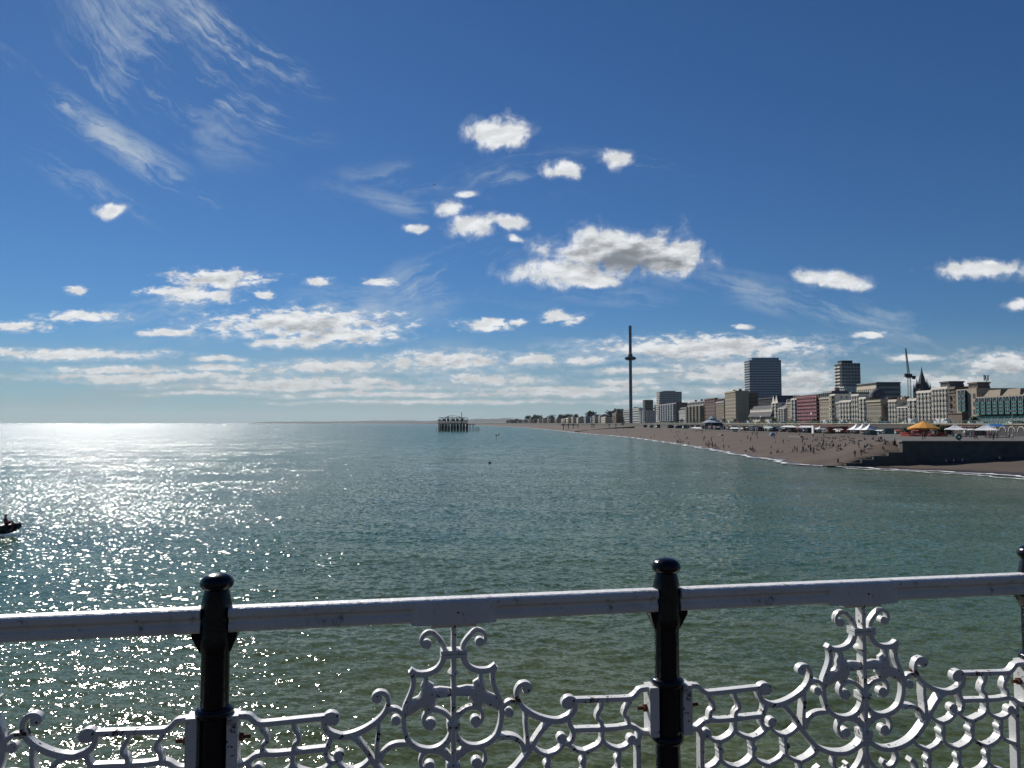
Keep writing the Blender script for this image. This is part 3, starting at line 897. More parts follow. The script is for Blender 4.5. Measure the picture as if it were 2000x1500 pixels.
M_ORANGE = mat('orange_canvas', (0.72, 0.33, 0.05), 0.8, var=0.12, scale=0.8)
M_REDP = mat('red_paint', (0.38, 0.05, 0.03), 0.6, var=0.2, scale=1)
M_GREENR = mat('green_railing', (0.10, 0.21, 0.17), 0.6, var=0.1)
M_BLUEC = mat('blue_canvas', (0.02, 0.16, 0.42), 0.7, var=0.1)
M_POLE = mat('cream_pole', (0.50, 0.52, 0.48), 0.5, var=0.1)

_win = {}


def win_mesh(w, h, frame, glass):
    """a sash window seen from the sea: surround, sill and recessed glass with a meeting rail; faces -x"""
    key = (round(w, 2), round(h, 2), frame.name, glass.name)
    if key in _win: return _win[key]
    mb = MB(); t = min(0.16, w * 0.14); a = w / 2
    mb.box(-0.13, 0.02, -a, -a + t, 0, h, 0); mb.box(-0.13, 0.02, a - t, a, 0, h, 0)
    mb.box(-0.13, 0.02, -a + t, a - t, h - t, h, 0); mb.box(-0.22, 0.02, -a - 0.08, a + 0.08, -0.14, -0.002, 0)
    mb.box(-0.05, 0.02, -a + t, a - t, 0, h - t, 1); mb.box(-0.075, -0.052, -a + t, a - t, h * 0.5 - 0.05, h * 0.5 + 0.05, 0)
    me = bpy.data.meshes.new('window'); me.from_pydata(mb.v, [], mb.f)
    me.materials.append(frame); me.materials.append(glass); me.polygons.foreach_set('material_index', mb.m); me.update()
    _win[key] = me
    return me


def yz(px, X): return X * F / (px - 1000.0)
def zt(py, Y): return H + (826 - py) / F * Y


def block(name, label, pf, pn, ytop, X, depth, wm, floors, bays, frame=None, glass=None, roof='parapet', rh=3.0, rm=None, bow=0, balc=None, chim=0, ww=0.46, wh=0.6, z0=Z_ROAD,
          group=None, cornice=True, ends=True, cat='building', ground=None, skip=()):
    """a building fronting the sea; pf/pn: bearing of its far and near corner, ytop: how high its roof reaches"""
    frame = frame or wm; glass = glass or M_GLASS; rm = rm or M_SLATE
    Yn, Yf = yz(pn, X), yz(pf, X)
    L = Yf - Yn - 0.15
    h = zt(ytop, Yn) - z0
    wallh = h if roof in ('parapet', 'none') else h - rh
    root = empty(name, (X, Yn, z0), 0, label, cat, group)
    b = MB(); b.box(0, depth, 0, L, -2, wallh)
    if roof == 'parapet': b.box(-0.25, depth + 0.2, -0.2, L + 0.05, wallh - 0.003, wallh + 0.5)
    b.build('wall', wm, root)
    r = MB()
    if roof == 'mansard':
        i = min(1.8, rh * 0.7)
        r.add([(-.1, -.1, wallh), (depth, -.1, wallh), (depth, L, wallh), (-.1, L, wallh), (i, i * .5, h), (depth - i, i * .5, h), (depth - i, L - i * .5, h), (i, L - i * .5, h)],
              [(3, 2, 1, 0), (4, 5, 6, 7), (0, 1, 5, 4), (1, 2, 6, 5), (2, 3, 7, 6), (3, 0, 4, 7)])
        nd = max(1, bays // 1)
        for k in range(nd):
            y = L * (k + 0.5) / nd; w = min(0.7, L / nd * 0.3)
            r.box(0.1, i + 0.5, y - w, y + w, wallh + 0.3, wallh + rh * 0.72)
        r.build('roof', rm, root)
    elif roof == 'gables':
        nd = max(1, bays // 2)
        for k in range(nd):
            y0 = L * k / nd; y1 = L * (k + 1) / nd - 0.05; ym = (y0 + y1) / 2
            r.extr([(y0, wallh), (y1, wallh), (ym, h)], 0.02, depth, 'x')
        r.build('roof', rm, root)
        for k in range(nd):
            y0 = L * k / nd; y1 = L * (k + 1) / nd - 0.05; ym = (y0 + y1) / 2
            g = MB(); g.extr([(y0, wallh - 0.1), (y1, wallh - 0.1), (ym, h + 0.25)], -0.25, 0.015, 'x'); g.build('gable', frame, root)
    elif roof == 'ridge':
        r.extr([(0.0, wallh), (depth, wallh), (depth / 2, h)], -0.1, L, 'y'); r.build('roof', rm, root)
    fh = wallh / floors
    bw = L / bays
    gl = 1 if ground else 0
    if ground:
        g = MB(); g.box(-0.5, 0.1, 0.3, L - 0.3, 0.1, fh * 0.85); g.build('shopfront', ground, root)
    if bow:      # full height bow windows
        nb = bow; sp = L / nb; r_ = sp * 0.36
        for k in range(nb):
            y = sp * (k + 0.5); m = MB()
            pr = [(0.0, y - r_), (-r_ * 0.62, y - r_ * 0.55), (-r_ * 0.62, y + r_ * 0.55), (0.0, y + r_)]
            m.prism(pr[::-1], fh * gl, wallh - fh * 0.25)
            for f in range(gl, floors):
                zb = fh * f + fh * 0.24; z1 = zb + fh * wh * 0.9
                if f == floors - 1: z1 = min(z1, wallh - fh * 0.3)
                for (p, q) in zip(pr, pr[1:]):
                    ex, ey = q[0] - p[0], q[1] - p[1]; l = math.hypot(ex, ey); ex /= l; ey /= l; nx, ny = -ey, ex
                    a = l * 0.22; o = 0.02
                    m.add([(p[0] + ex * a + nx * o, p[1] + ey * a + ny * o, zb), (q[0] - ex * a + nx * o, q[1] - ey * a + ny * o, zb), (q[0] - ex * a + nx * o, q[1] - ey * a + ny * o, z1), (p[0] + ex * a + nx * o, p[1] + ey * a + ny * o, z1)], [(0, 1, 2, 3)], 1)
                m.prism([(x * 1.1 - 0.12, y + (yy_ - y) * 1.08) for x, yy_ in pr][::-1], zb - fh * 0.2, zb - fh * 0.13)
            m.build('bow_window', [frame, glass], root)
            # plain windows between the bows
            if k < nb - 1 or True:
                for f in range(gl, floors):
                    wy = sp * (k + 1) - 0.0
                    if wy > L - 0.8: continue
                    place('window', win_mesh(min(1.0, sp * 0.22), fh * wh, frame, glass), root, (-0.004, wy, fh * f + fh * 0.22))
    else:
        me = win_mesh(bw * ww, fh * wh, frame, glass)
        cnt = 0
        for f in range(gl, floors):
            for k in range(bays):
                if (f, k) in skip or cnt >= 96: continue
                place('window', me, root, (-0.004, bw * (k + 0.5), fh * f + fh * 0.22)); cnt += 1
    if balc:
        for f in range(1, floors):
            m = MB(); zb = fh * f
            m.box(-1.1, -0.006, 0.2, L - 0.2, zb - 0.15, zb + 0.02); m.box(-1.1, -1.02, 0.2, L - 0.2, zb + 0.02, zb + 0.95)
            m.build('balcony', balc, root)
    if cornice:
        m = MB(); m.box(-0.55, -0.004, -0.15, L, wallh - 0.55, wallh - 0.06); m.box(-0.35, -0.006, -0.1, L, wallh - fh * 0.93, wallh - fh * 0.86)
        m.build('cornice', frame, root)
    for k in range(chim):
        m = MB(); y = L * (k + 0.08) / max(1, chim - 0.15); y = min(y, L - 1.2)
        m.box(depth * 0.3, depth * 0.3 + 2.4, y, y + 0.9, h - 0.5 if roof != 'ridge' else wallh, h + 1.7)
        for q in range(4): m.cyl((depth * 0.3 + 0.35 + q * 0.56, y + 0.45, h + 1.7), (depth * 0.3 + 0.35 + q * 0.56, y + 0.45, h + 2.3), 0.16, 0.13, 6)
        m.build('chimney', wm if k % 2 else W_BROWN, root)
    if ends:
        me = win_mesh(0.9, fh * 0.5, frame, glass)
        for f in range(1, floors):
            for q in (0.25, 0.5, 0.75):
                o = place('window', me, root, (depth * q, -0.004, fh * f + fh * 0.25), math.pi / 2)
    return root


def tower(name, label, X0, Y0, w, d, ztop, wm, floors, bays, glass=None, bandm=None, sidebalc=None, z0=12.0, cat='tower block', pent=None, band=0.42, fins=0):
    """free-standing slab with its broad side to the pier; floors are bands of glass between spandrels"""
    glass = glass or M_GLASS; bandm = bandm or wm
    root = empty(name, (X0, Y0, z0), 0, label, cat)
    h = ztop - z0
    b = MB(); b.box(0, w, 0, d, -3, h); b.build('wall', wm, root)
    fh = (h - 1.2) / floors
    for f in range(floors):
        zb = 1.0 + f * fh
        g = MB()
        for k in range(bays):
            x0 = w * k / bays + 0.25; x1 = w * (k + 1) / bays - 0.25
            g.box(x0, x1, -0.05, 0.02, zb + fh * (1 - band) - fh * 0.1, zb + fh * 0.9)
            if k < max(2, int(bays * d / w)):
                dd = d / max(2, int(bays * d / w))
                g.box(-0.05, 0.02, dd * k + 0.3, dd * (k + 1) - 0.3, zb + fh * (1 - band) - fh * 0.1, zb + fh * 0.9)
        g.build('window_band', glass, root)
        s = MB(); s.box(-0.12, w + 0.12, -0.16, -0.052, zb - fh * 0.1, zb + fh * (1 - band) - fh * 0.12); s.build('spandrel', bandm, root)
        if sidebalc:
            s = MB()
            for q in (0.04, 0.54):
                s.box(-1.3, -0.06, d * q, d * (q + 0.42), zb - 0.12, zb + 0.05); s.box(-1.3, -1.2, d * q, d * (q + 0.42), zb + 0.05, zb + 1.0)
            s.build('balcony', sidebalc, root)
    for k in range(fins):
        m = MB(); x = w * k / (fins - 1); m.box(x - 0.2, x + 0.2, -0.35, -0.17, 0, h); m.build('fin', bandm, root)
    if pent:
        x0, x1, hh, pm = pent
        m = MB(); m.box(w * x0, w * x1, d * 0.2, d * 0.8, h - 0.2, h + hh); m.box(w * x0 - .3, w * x1 + .3, d * 0.2 - .3, d * 0.8 + .3, h + hh, h + hh + .35); m.build('penthouse', pm, root)
    m = MB(); m.box(-0.3, w + 0.3, -0.3, d + 0.3, h, h + 0.6); m.build('parapet', bandm, root)
    return root


# ------------------------------------------------------------------ seafront buildings, from the far end to the near one
B = block
B('hotel', 'pale grey block with dark rooftop standing right behind the tall tower shaft', 1218, 1248, 797, 190, 16, W_OFF, 6, 14, ww=0.5, balc=W_LIGHT)
B('apartment_block', 'low greenish grey block between the tower shaft and the dark glass block', 1248, 1262, 802, 190, 14, W_GREY, 5, 8)
tower('glass_block', 'dark teal glass block left of the pale balconied tower', 189, 1050, 11.5, 18, 43, W_DARK, 9, 4, glass=M_TEAL, bandm=W_DARK, band=0.7, cat='office block')
tower('apartment_tower', 'pale gridded apartment tower with white balconies on its left side', 197, 985, 29, 22, 52, W_LIGHT, 16, 10, bandm=W_LIGHT, sidebalc=W_WHITE, pent=(0.2, 0.75, 1.6, W_GREY), fins=11)
B('apartment_block', 'brown and grey block in front of the pale gridded tower', 1288, 1321, 787, 188, 13, W_BROWN, 8, 12, frame=W_LIGHT, bow=7, ground=W_GREY)
B('terrace_house', 'narrow light rendered house between brown block and red brick hotel', 1326, 1342, 795, 188, 14, W_LIGHT, 6, 6, frame=W_WHITE, roof='mansard', rh=4)
B('brick_hotel', 'red brick hotel with white balcony bands on its lower floors', 1342, 1375, 782, 188, 12, W_BRICK, 8, 10, frame=W_TAN, roof='mansard', rh=4.5, chim=3, bow=5)
B('brick_building', 'dark brown brick building right of the red brick hotel', 1376, 1397, 778, 188, 13, W_BROWN, 7, 7, frame=W_BRICK)
B('stone_hotel', 'tan stone building with pale vertical strips left of the cream topped hotel', 1398, 1414, 776, 188, 13, W_SAND, 7, 6, frame=W_CREAM, roof='mansard', rh=4)
B('hotel', 'hotel with cream upper storeys and brown flank left of the wide blue grey tower', 1416, 1437, 764, 188, 11, W_TAN, 9, 8, frame=W_CREAM, chim=2)
tower('plain_block', 'broad brown windowless flank block left of the wide blue grey tower', 198, 625, 10, 20, 36, W_BROWN, 7, 3, band=0.25, bandm=W_BROWN, cat='building')
t = tower('wide_tower', 'wide blue grey tower block with horizontal bands and roof aerials, tallest slab', 290, 900, 38.5, 20, 87, W_BLUEG, 24, 12, bandm=W_BLUEG, sidebalc=W_LIGHT, pent=(0.1, 0.97, 3.6, W_BLUEG), fins=0)
for x in (12, 18, 32, 34):
    m = MB(); m.cyl((x, 8, 78), (x, 8, 84.5 if x in (18, 32) else 82), 0.22, 0.1, 5); m.build('aerial', M_STEEL, t)
# low conference hall with the saw-edged roof
Y0 = yz(1507, 186); Y1 = yz(1464, 186)
cr = empty('entertainment_hall', (186, Y0, Z_ROAD), 0, 'low cream hall under a dark roof with a white saw-toothed edge', 'hall')
L_ = Y1 - Y0
m = MB(); m.box(0, 18, 0, L_, -2, 5.2); m.build('wall', W_CREAM, cr)
m = MB(); m.add([(-1.5, -1, 5.2), (20, -1, 5.2), (20, L_, 5.2), (-1.5, L_, 5.2), (3, 1, 13.5), (20, 1, 13.5), (20, L_ - 1, 13.5), (3, L_ - 1, 13.5)], [(3, 2, 1, 0), (4, 5, 6, 7), (0, 1, 5, 4), (1, 2, 6, 5), (2, 3, 7, 6), (3, 0, 4, 7)]); m.build('roof', W_DARK, cr)
m = MB()
for k in range(22):
    y = L_ * k / 22; s = L_ / 22
    m.extr([(y, 9.2), (y + s * 0.96, 9.2), (y + s * 0.5, 11.4)], 0.2, 0.6, 'x')
m.box(0.15, 0.62, 0, L_, 8.7, 9.18); m.build('saw_edge', W_WHITE, cr)
m = MB(); m.box(-0.15, -0.003, L_ * 0.32, L_ * 0.5, 1.4, 4.6); m.build('poster', mat('hall_poster', (0.16, 0.12, 0.12), 0.6, var=0.8, scale=0.7), cr)
for q in (0.1, 0.62, 0.78, 0.9): place('window', win_mesh(2.4, 1.4, W_CREAM, M_GLASS), cr, (-0.004, L_ * q, 2.8))
B('office_block', 'dark brown flat roofed block behind the low cream hall', 1462, 1509, 777, 222, 16, W_DARK, 6, 12)
B('terrace_house', 'white gabled seafront house with three gables right of the low cream hall', 1508, 1520, 772, 188, 13, W_WHITE, 6, 4, roof='gables', rh=5, bow=2, frame=W_WHITE)
B('terrace_house', 'bluish white seafront house with tall vertical strips of glass', 1520, 1535, 785, 187.5, 13, W_OFF, 6, 5, bow=3, glass=M_GLASS, roof='ridge', rh=4, chim=2)
B('terrace_house', 'narrow beige house between two white ones', 1535.5, 1545, 778, 188, 13, W_TAN, 6, 3, frame=W_CREAM, roof='ridge', rh=3, chim=2)
B('terrace_house', 'off white house directly left of the red netted scaffolding', 1545.5, 1557, 779, 188, 13, W_OFF, 6, 4, bow=2)
# scaffolded building wrapped in red netting
sc_ = B('scaffolded_building', 'building wrapped in red netting and scaffold lifts', 1557.5, 1600, 771, 189.5, 12, W_BROWN, 7, 7, cornice=False)
Ls = yz(1557.5, 189.5) - yz(1600, 189.5) - 0.2; hs = zt(771, yz(1600, 189.5)) - Z_ROAD
for f in range(8):
    m = MB(); z = f * hs / 8
    m.box(-1.7, -1.64, 0, Ls, z + 0.55, z + hs / 8 - 0.25); m.build('netting', W_NET, sc_)
    m = MB(); m.box(-1.75, -0.3, 0, Ls, z + 0.28, z + 0.36)
    for k in range(13): m.cyl((-1.78, Ls * k / 12, z), (-1.78, Ls * k / 12, z + hs / 8), 0.06, 0.06, 5)
    m.cyl((-1.8, 0, z + 1.2), (-1.8, Ls, z + 1.2), 0.05, 0.05, 5); m.build('scaffold_lift', M_STEEL, sc_)
B('brick_hotel', 'tan Georgian hotel with dark domed mansard right of the red scaffolding', 1600.5, 1621, 763, 188, 13, W_TAN, 6, 5, frame=W_CREAM, roof='mansard', rh=4.2, chim=1, wh=0.55)
B('terrace_house', 'narrow cream house right of the tan Georgian hotel', 1621.5, 1632, 771, 188, 13, W_WHITE, 6, 3, bow=1, frame=W_CREAM)
B('slate_roofed_block', 'block with a big plain slate roof behind the white bow fronted houses', 1627, 1659, 766, 202, 16, W_GREY, 4, 6, roof='mansard', rh=6, cornice=False)
B('terrace_house', 'grey fronted house under the big slate roof', 1632.5, 1639, 786, 188, 12, W_GREY, 5, 2, frame=W_WHITE)
B('terrace_house', 'bright white lower terrace with bow windows under the big slate roof', 1639.5, 1663, 783, 187.5, 13, W_WHITE, 5, 6, bow=4, ground=W_WHITE)
B('terrace_house', 'taller bright white house with three bows left of the domed corner', 1663.5, 1678, 771, 188, 13, W_WHITE, 6, 4, bow=3)
B('terrace_house', 'white bow fronted house with parapet directly left of the dark domed roof', 1678.5, 1692, 777, 188, 13, W_WHITE, 6, 4, bow=2)
dm = B('domed_hotel', 'pale stone corner building under a dark bulging roof', 1692.5, 1721, 782, 188, 13, W_STONE, 5, 7, frame=W_CREAM, chim=2, wh=0.5)
m = MB(); m.lathe([(3.9, -1), (3.9, 1.0), (3.5, 2.4), (2.3, 3.4), (0.9, 3.9), (0.2, 5.0)], (4.8, 13.5, 15.0), 10); m.build('dome', M_SLATE, dm, smooth=True)
B('infill_block', 'low dark building in the gap right of the domed corner', 1721.5, 1735, 793, 190, 12, W_STONE, 4, 4)
B('terrace_house', 'cream white terrace with chimneys below the crane', 1735.5, 1752, 782, 188, 13, W_CREAM, 5, 5, bow=3, chim=3, frame=W_WHITE)
B('terrace_house', 'white terrace with small awnings directly under the crane', 1752.5, 1773, 784, 187.6, 13, W_WHITE, 5, 6, bow=3, chim=2, roof='ridge', rh=2.5, ground=W_OFF)
B('terrace_house', 'white terrace right of the crane with two bows and a white canopy', 1773.5, 1791, 780, 188, 13, W_OFF, 5, 5, bow=2, frame=W_WHITE)
B('seafront_hotel', 'tall white bow fronted hotel below the dark spire', 1791.5, 1820, 764, 188, 14, W_WHITE, 7, 8, bow=4, ground=W_BROWN)
B('seafront_hotel', 'white hotel with an arcaded attic storey and a red awning at street level', 1820.5, 1852, 757, 187.6, 14, W_WHITE, 7, 9, bow=5, ground=M_REDP)
B('plain_building', 'brown blank flanked building right of the white arcaded hotel', 1852.5, 1867, 757, 187.4, 14, W_BROWN, 7, 2, frame=W_STONE, ww=0.25, wh=0.3)
tower('roof_block', 'black plant room block on the rooftops behind the white arcaded hotel', 192.6, 325, 6.2, 7, 28.8, W_DARK, 2, 3, z0=24, cat='building', bandm=W_DARK, band=0.2)
# hotel with arched bays of green glass


def arched_hotel(label, pf, pn, ytop, nb, X, wm, mans=True):
    Yn, Yf = yz(pn, X), yz(pf, X); L = Yf - Yn - 0.15; h = zt(ytop, Yn) - Z_ROAD
    root = empty('arched_hotel', (X, Yn, Z_ROAD), 0, label, 'hotel')
    b = MB(); b.box(0, 18, 0, L, -2, h); b.build('wall', wm, root)
    sp = L / nb
    for k in range(nb):
        y0 = sp * (k + 0.16); y1 = sp * (k + 0.84); ym = (y0 + y1) / 2; r = (y1 - y0) / 2; zb = h * 0.36; ztp = h - r - 0.5
        m = MB()
        arc = [(y0, zb), (y1, zb)] + [(ym + r * math.cos(a), ztp + r * math.sin(a)) for a in [math.pi * q / 8 for q in range(9)]]
        m.extr(arc, -1.1, -0.003, 'x')
        nf = 4
        for f in range(nf):
            z0_ = zb + (ztp - zb) * f / nf
            m.box(-1.35, -1.102, y0 - 0.05, y1 + 0.05, z0_, z0_ + 0.7, 1)
        for yv in (y0 + 0.05, ym, y1 - 0.05): m.box(-1.28, -1.102, yv - 0.07, yv + 0.07, zb, ztp, 2)
        m.build('arched_bay', [M_TEAL, M_TEALM, W_LIGHT], root)
        hoop = MB()
        for q in range(10):
            a0, a1 = math.pi * q / 10, math.pi * (q + 1) / 10
            hoop.cyl((-1.15, ym + (r + .12) * math.cos(a0), ztp + (r + .12) * math.sin(a0)), (-1.15, ym + (r + .12) * math.cos(a1), ztp + (r + .12) * math.sin(a1)), 0.14, 0.14, 5)
        hoop.build('arch_hood', W_LIGHT, root)
    if mans:
        for k in range(max(1, nb // 3)):
            y0 = L * k / max(1, nb // 3) + 0.6; y1 = L * (k + 1) / max(1, nb // 3) - 0.6
            r = MB(); r.add([(2, y0, h), (16, y0, h), (16, y1, h), (2, y1, h), (3.5, y0 + 1.6, h + 2.6), (14, y0 + 1.6, h + 2.6), (14, y1 - 1.6, h + 2.6), (3.5, y1 - 1.6, h + 2.6)],
                            [(3, 2, 1, 0), (4, 5, 6, 7), (0, 1, 5, 4), (1, 2, 6, 5), (2, 3, 7, 6), (3, 0, 4, 7)]); r.build('roof', M_TILE, root)
    # glazed podium
    p = MB(); p.add([(-3.6, 0.3, 0.2), (-0.01, 0.3, 0.2), (-0.01, L - 0.3, 0.2), (-3.6, L - 0.3, 0.2), (-2.6, 0.3, h * 0.20), (-0.01, 0.3, h * 0.33), (-0.01, L - 0.3, h * 0.33), (-2.6, L - 0.3, h * 0.20)],
                    [(3, 2, 1, 0), (4, 5, 6, 7), (0, 1, 5, 4), (1, 2, 6, 5), (2, 3, 7, 6), (3, 0, 4, 7)]); p.build('glazed_podium', M_TEAL, root)
    q = MB(); n = max(2, int(L / 1.8))
    for k in range(n + 1):
        y = 0.3 + (L - 0.6) * k / n; q.cyl((-3.63, y, 0.2), (-2.63, y, h * 0.20), 0.09, 0.09, 4); q.cyl((-2.63, y, h * 0.20 + .02), (-0.03, y, h * 0.33 + .03), 0.09, 0.09, 4)
    q.build('podium_frame', M_TEALM, root)
    return root


a1 = arched_hotel('tan hotel wing with two tall arched bays of green glass', 1867.5, 1908, 758, 5, 187, W_TAN, False)
for o in list(a1.children):
    if o.name.startswith(('glazed_podium', 'podium_frame')): bpy.data.objects.remove(o)
ch = sorted([o for o in a1.children if o.name.startswith('arched_bay')], key=lambda o: o.data.vertices[0].co.y)
hh = sorted([o for o in a1.children if o.name.startswith('arch_hood')], key=lambda o: o.data.vertices[0].co.y)
for i in (0, 1, 4):      # only two of its bays are glazed
    bpy.data.objects.remove(ch[i]); bpy.data.objects.remove(hh[i])
m = MB(); m.box(-2.2, -0.01, 6.5, 16.5, 0.2, 4.4); m.box(-2.5, 0.0 - 0.012, 6.2, 16.8, 4.4, 4.8); m.build('porch', W_BROWN, a1)
for yy_ in (1.6, 18.6):
    for f in range(4): place('window', win_mesh(1.3, 1.7, W_STONE, M_GLASS), a1, (-0.004, yy_, 1.2 + f * 3.2))
a2 = arched_hotel('long hotel with a row of green arched glass bays and tan roof humps', 1908.5, 2240, 757, 22, 186, W_TAN)
for k in range(4):     # fabric wings over the entrance
    m = MB(); y = 14.5 + k * 2.6
    m.add([(-6.5, y, 5.0), (-3.7, y, 6.0), (-3.7, y + 2.1, 6.6), (-6.5, y + 2.1, 6.2), (-6.5, y, 5.1), (-3.7, y, 6.1), (-3.7, y + 2.1, 6.75), (-6.5, y + 2.1, 6.35)], [(3, 2, 1, 0), (4, 5, 6, 7), (0, 1, 5, 4), (1, 2, 6, 5), (2, 3, 7, 6), (3, 0, 4, 7)])
    m.cyl((-4.4, y + 1, 0), (-4.4, y + 1, 6.0), 0.1, 0.1, 6); m.build('canopy_wing', M_CANV, a2)
tower('roof_block', 'brown brick rooftop block left of the rooftop aerial cluster', 191, 303, 5, 6, 27.2, W_BROWN, 1, 2, z0=23, cat='building', bandm=W_BROWN, band=0.2)
an = empty('rooftop_aerial', (196, 305, 25), 0, 'telecoms aerial cluster on a pole above the hotel roofs', 'aerial')
m = MB(); m.cyl((0, 0, 0), (0, 0, 4.2), 0.18, 0.14, 6); m.build('pole', M_STEEL, an)
for k in range(5):
    m = MB(); a = k * 1.256; m.box(0.75 * math.cos(a) - .15, 0.75 * math.cos(a) + .15, 0.75 * math.sin(a) - .15, 0.75 * math.sin(a) + .15, 3.4 + (k % 2) * .5, 5.5 + (k % 3) * .25)
    m.cyl((0, 0, 4.0), (0.7 * math.cos(a), 0.7 * math.sin(a), 4.1), 0.07, 0.07, 4); m.build('antenna', W_DARK, an)

# towers further back
tower('dark_tower', 'dark gridded residential tower with white balconies down its left side', 268, 600, 15, 12.5, 59, W_DARK, 17, 6, bandm=W_GREY, sidebalc=W_WHITE, pent=(0.1, 0.68, 2.6, W_DARK), fins=7, band=0.6)
B('white_tower_base', 'pale stepped block at the foot of the dark tower', 1630, 1650, 756, 262, 14, W_LIGHT, 8, 5)
cb = tower('council_block', 'long dark office block with a cream windowed upper band on its left side', 237, 480, 15.5, 27, 37, W_DARK, 8, 8, bandm=W_GREY, band=0.6, cat='office block')
m = MB(); m.box(-0.4, -0.06, 0, 27, 17.5, 23.5); m.build('cream_band', W_CREAM, cb)
for k in range(9): place('window', win_mesh(1.7, 2.2, W_CREAM, M_GLASS), cb, (-0.405, 1.6 + k * 2.9, 19.3))

# spire
sp = empty('church_spire', (236, 425, 14), 0, 'dark gothic spire ringed by pinnacles rising behind the white hotels', 'spire')
m = MB(); m.lathe([(4.4, 0), (4.4, 13.5), (4.7, 14), (4.7, 14.6)], (0, 0, 0), 8); m.build('tower', W_DARK, sp)
m = MB(); m.lathe([(3.6, 14.6), (2.5, 19), (1.5, 22.8), (0.6, 26), (0.08, 29.3)], (0, 0, 0), 8); m.build('spire_roof', M_SLATE, sp)
for k in range(8):
    a = math.pi / 8 + k * math.pi / 4; m = MB(); r = 4.1
    m.lathe([(0.6, 10), (0.6, 16.2), (0.35, 18), (0.04, 20.4)], (r * math.cos(a), r * math.sin(a), 0), 6); m.build('pinnacle', W_DARK, sp)
for k in range(4):
    a = k * math.pi / 2; m = MB(); m.lathe([(0.5, 16), (0.5, 19.5), (0.03, 23)], (2.9 * math.cos(a), 2.9 * math.sin(a), 0), 6); m.build('pinnacle', M_SLATE, sp)

# crane
cr = empty('tower_crane', (269, 500, 14), 0, 'slim tower crane with its jib raised almost upright', 'crane')


def lattice(mb, p0, p1, w, w1=None, n=8, r=0.09):
    p0 = Vector(p0); p1 = Vector(p1); w1 = w if w1 is None else w1
    d = (p1 - p0).normalized(); a = d.orthogonal().normalized(); b = d.cross(a)
    cs = [(1, 1), (1, -1), (-1, -1), (-1, 1)]
    def P(t, c): ww_ = (w + (w1 - w) * t) / 2; return p0.lerp(p1, t) + a * c[0] * ww_ + b * c[1] * ww_
    for c in cs: mb.cyl(P(0, c), P(1, c), r * 1.5, r * 1.5, 4, caps=False)
    for i in range(n):
        for k in range(4):
            mb.cyl(P(i / n, cs[k]), P((i + 1) / n, cs[(k + 1) % 4]), r, r, 3, caps=False)


m = MB(); lattice(m, (0, 0, 0), (0, 0, 28), 1.7, n=16); m.build('mast', W_LIGHT, cr)
m = MB(); lattice(m, (-0.4, -0.3, 29.5), (-2.3, -1.0, 47.5), 1.15, 0.6, 14); lattice(m, (0.3, 0, 29.5), (-1.9, -0.8, 46), 0.4, 0.3, 12, 0.06); m.build('jib', M_STEEL, cr)
m = MB(); m.box(-1.6, 1.6, -1.2, 1.2, 27.5, 30.2); m.box(-3.0, -1.6, -0.9, 0.5, 28.2, 30.4); m.build('cab', W_DARK, cr)
m = MB(); m.box(1.6, 4.2, -0.9, 0.9, 28.0, 28.9); m.box(2.4, 4.1, -0.8, 0.8, 26.6, 28.0); m.build('counterweight', W_DARK, cr)

# the viewing tower
vt = empty('observation_tower', (178, 1108, Z_PROM), 0, 'very tall slender dark observation tower with a doughnut pod', 'observation tower')
m = MB(); m.lathe([(2.5, 0), (2.4, 40), (2.3, 100), (2.2, 151.6)], (0, 0, 0), 20); m.build('shaft', mat('tower_steel', (0.10, 0.105, 0.12), 0.4, metal=0.3, var=0.1), vt, smooth=True)
m = MB(); m.lathe([(2.3, 100.0), (5.5, 99.4), (7.8, 100.3), (8.6, 101.9), (7.9, 103.6), (5.5, 104.8), (2.4, 105.4)], (0, 0, 0), 32); m.build('pod', mat('pod_glass', (0.05, 0.06, 0.075), 0.12, metal=0.6, var=0.1), vt, smooth=True)
m = MB(); m.lathe([(2.5, 105.4), (3.4, 106.2), (3.4, 108.2), (2.3, 109.0)], (0, 0, 0), 20); m.build('pod_collar', W_DARK, vt, smooth=True)
m = MB(); m.box(-13, 13, -9, 9, 0, 4.6); m.box(-15, 15, -11, 11, 4.6, 5.1); m.build('base_building', W_GREY, vt)

# far suburb: one plain block after another along the curving shore
rng = random.Random(5)
FARL = ['cream', 'grey', 'tan', 'stone', 'brown']
FM = {'cream': W_CREAM, 'grey': W_GREY, 'tan': W_TAN, 'stone': W_STONE, 'brown': W_BROWN}
y = 1265.0; idx = 0
while y < 3400 and idx < 44:
    ln = rng.uniform(26, 62) * (1 + (y - 1200) / 2600)
    X = wall_x(y) + 16 + rng.uniform(-2, 8)
    c = rng.choice(['cream', 'grey', 'tan', 'cream', 'stone', 'cream', 'brown'])
    hgt = rng.choice([10, 11, 12, 14, 15, 18])
    if y > 2400: hgt *= 0.8
    rt = empty('seafront_block', (X, y, Z_ROAD), 0, 'small far %s seafront block among the rows left of the tall tower' % c, 'building', 'far %s blocks along the curving shore' % c)
    m = MB(); m.box(0, 18, 0, ln, -3, hgt); m.build('wall', FM[c], rt)
    r = MB()
    if rng.random() < 0.6: r.extr([(-0.4, hgt), (18.4, hgt), (9, hgt + 3.4)], 0, ln, 'y')
    else: r.box(3, 14, ln * 0.2, ln * 0.8, hgt, hgt + 2.2)
    r.build('roof', M_SLATE, rt)
    for f in range(int(hgt / 3.4)):
        g = MB()
        for k in range(int(ln / 4.2)): g.box(-0.12, 0.01, k * 4.2 + 1.1, k * 4.2 + 3.0, f * 3.3 + 1.0, f * 3.3 + 2.7)
        g.build('window_row', M_GLASS, rt)
    y += ln + rng.uniform(1, 9); idx += 1


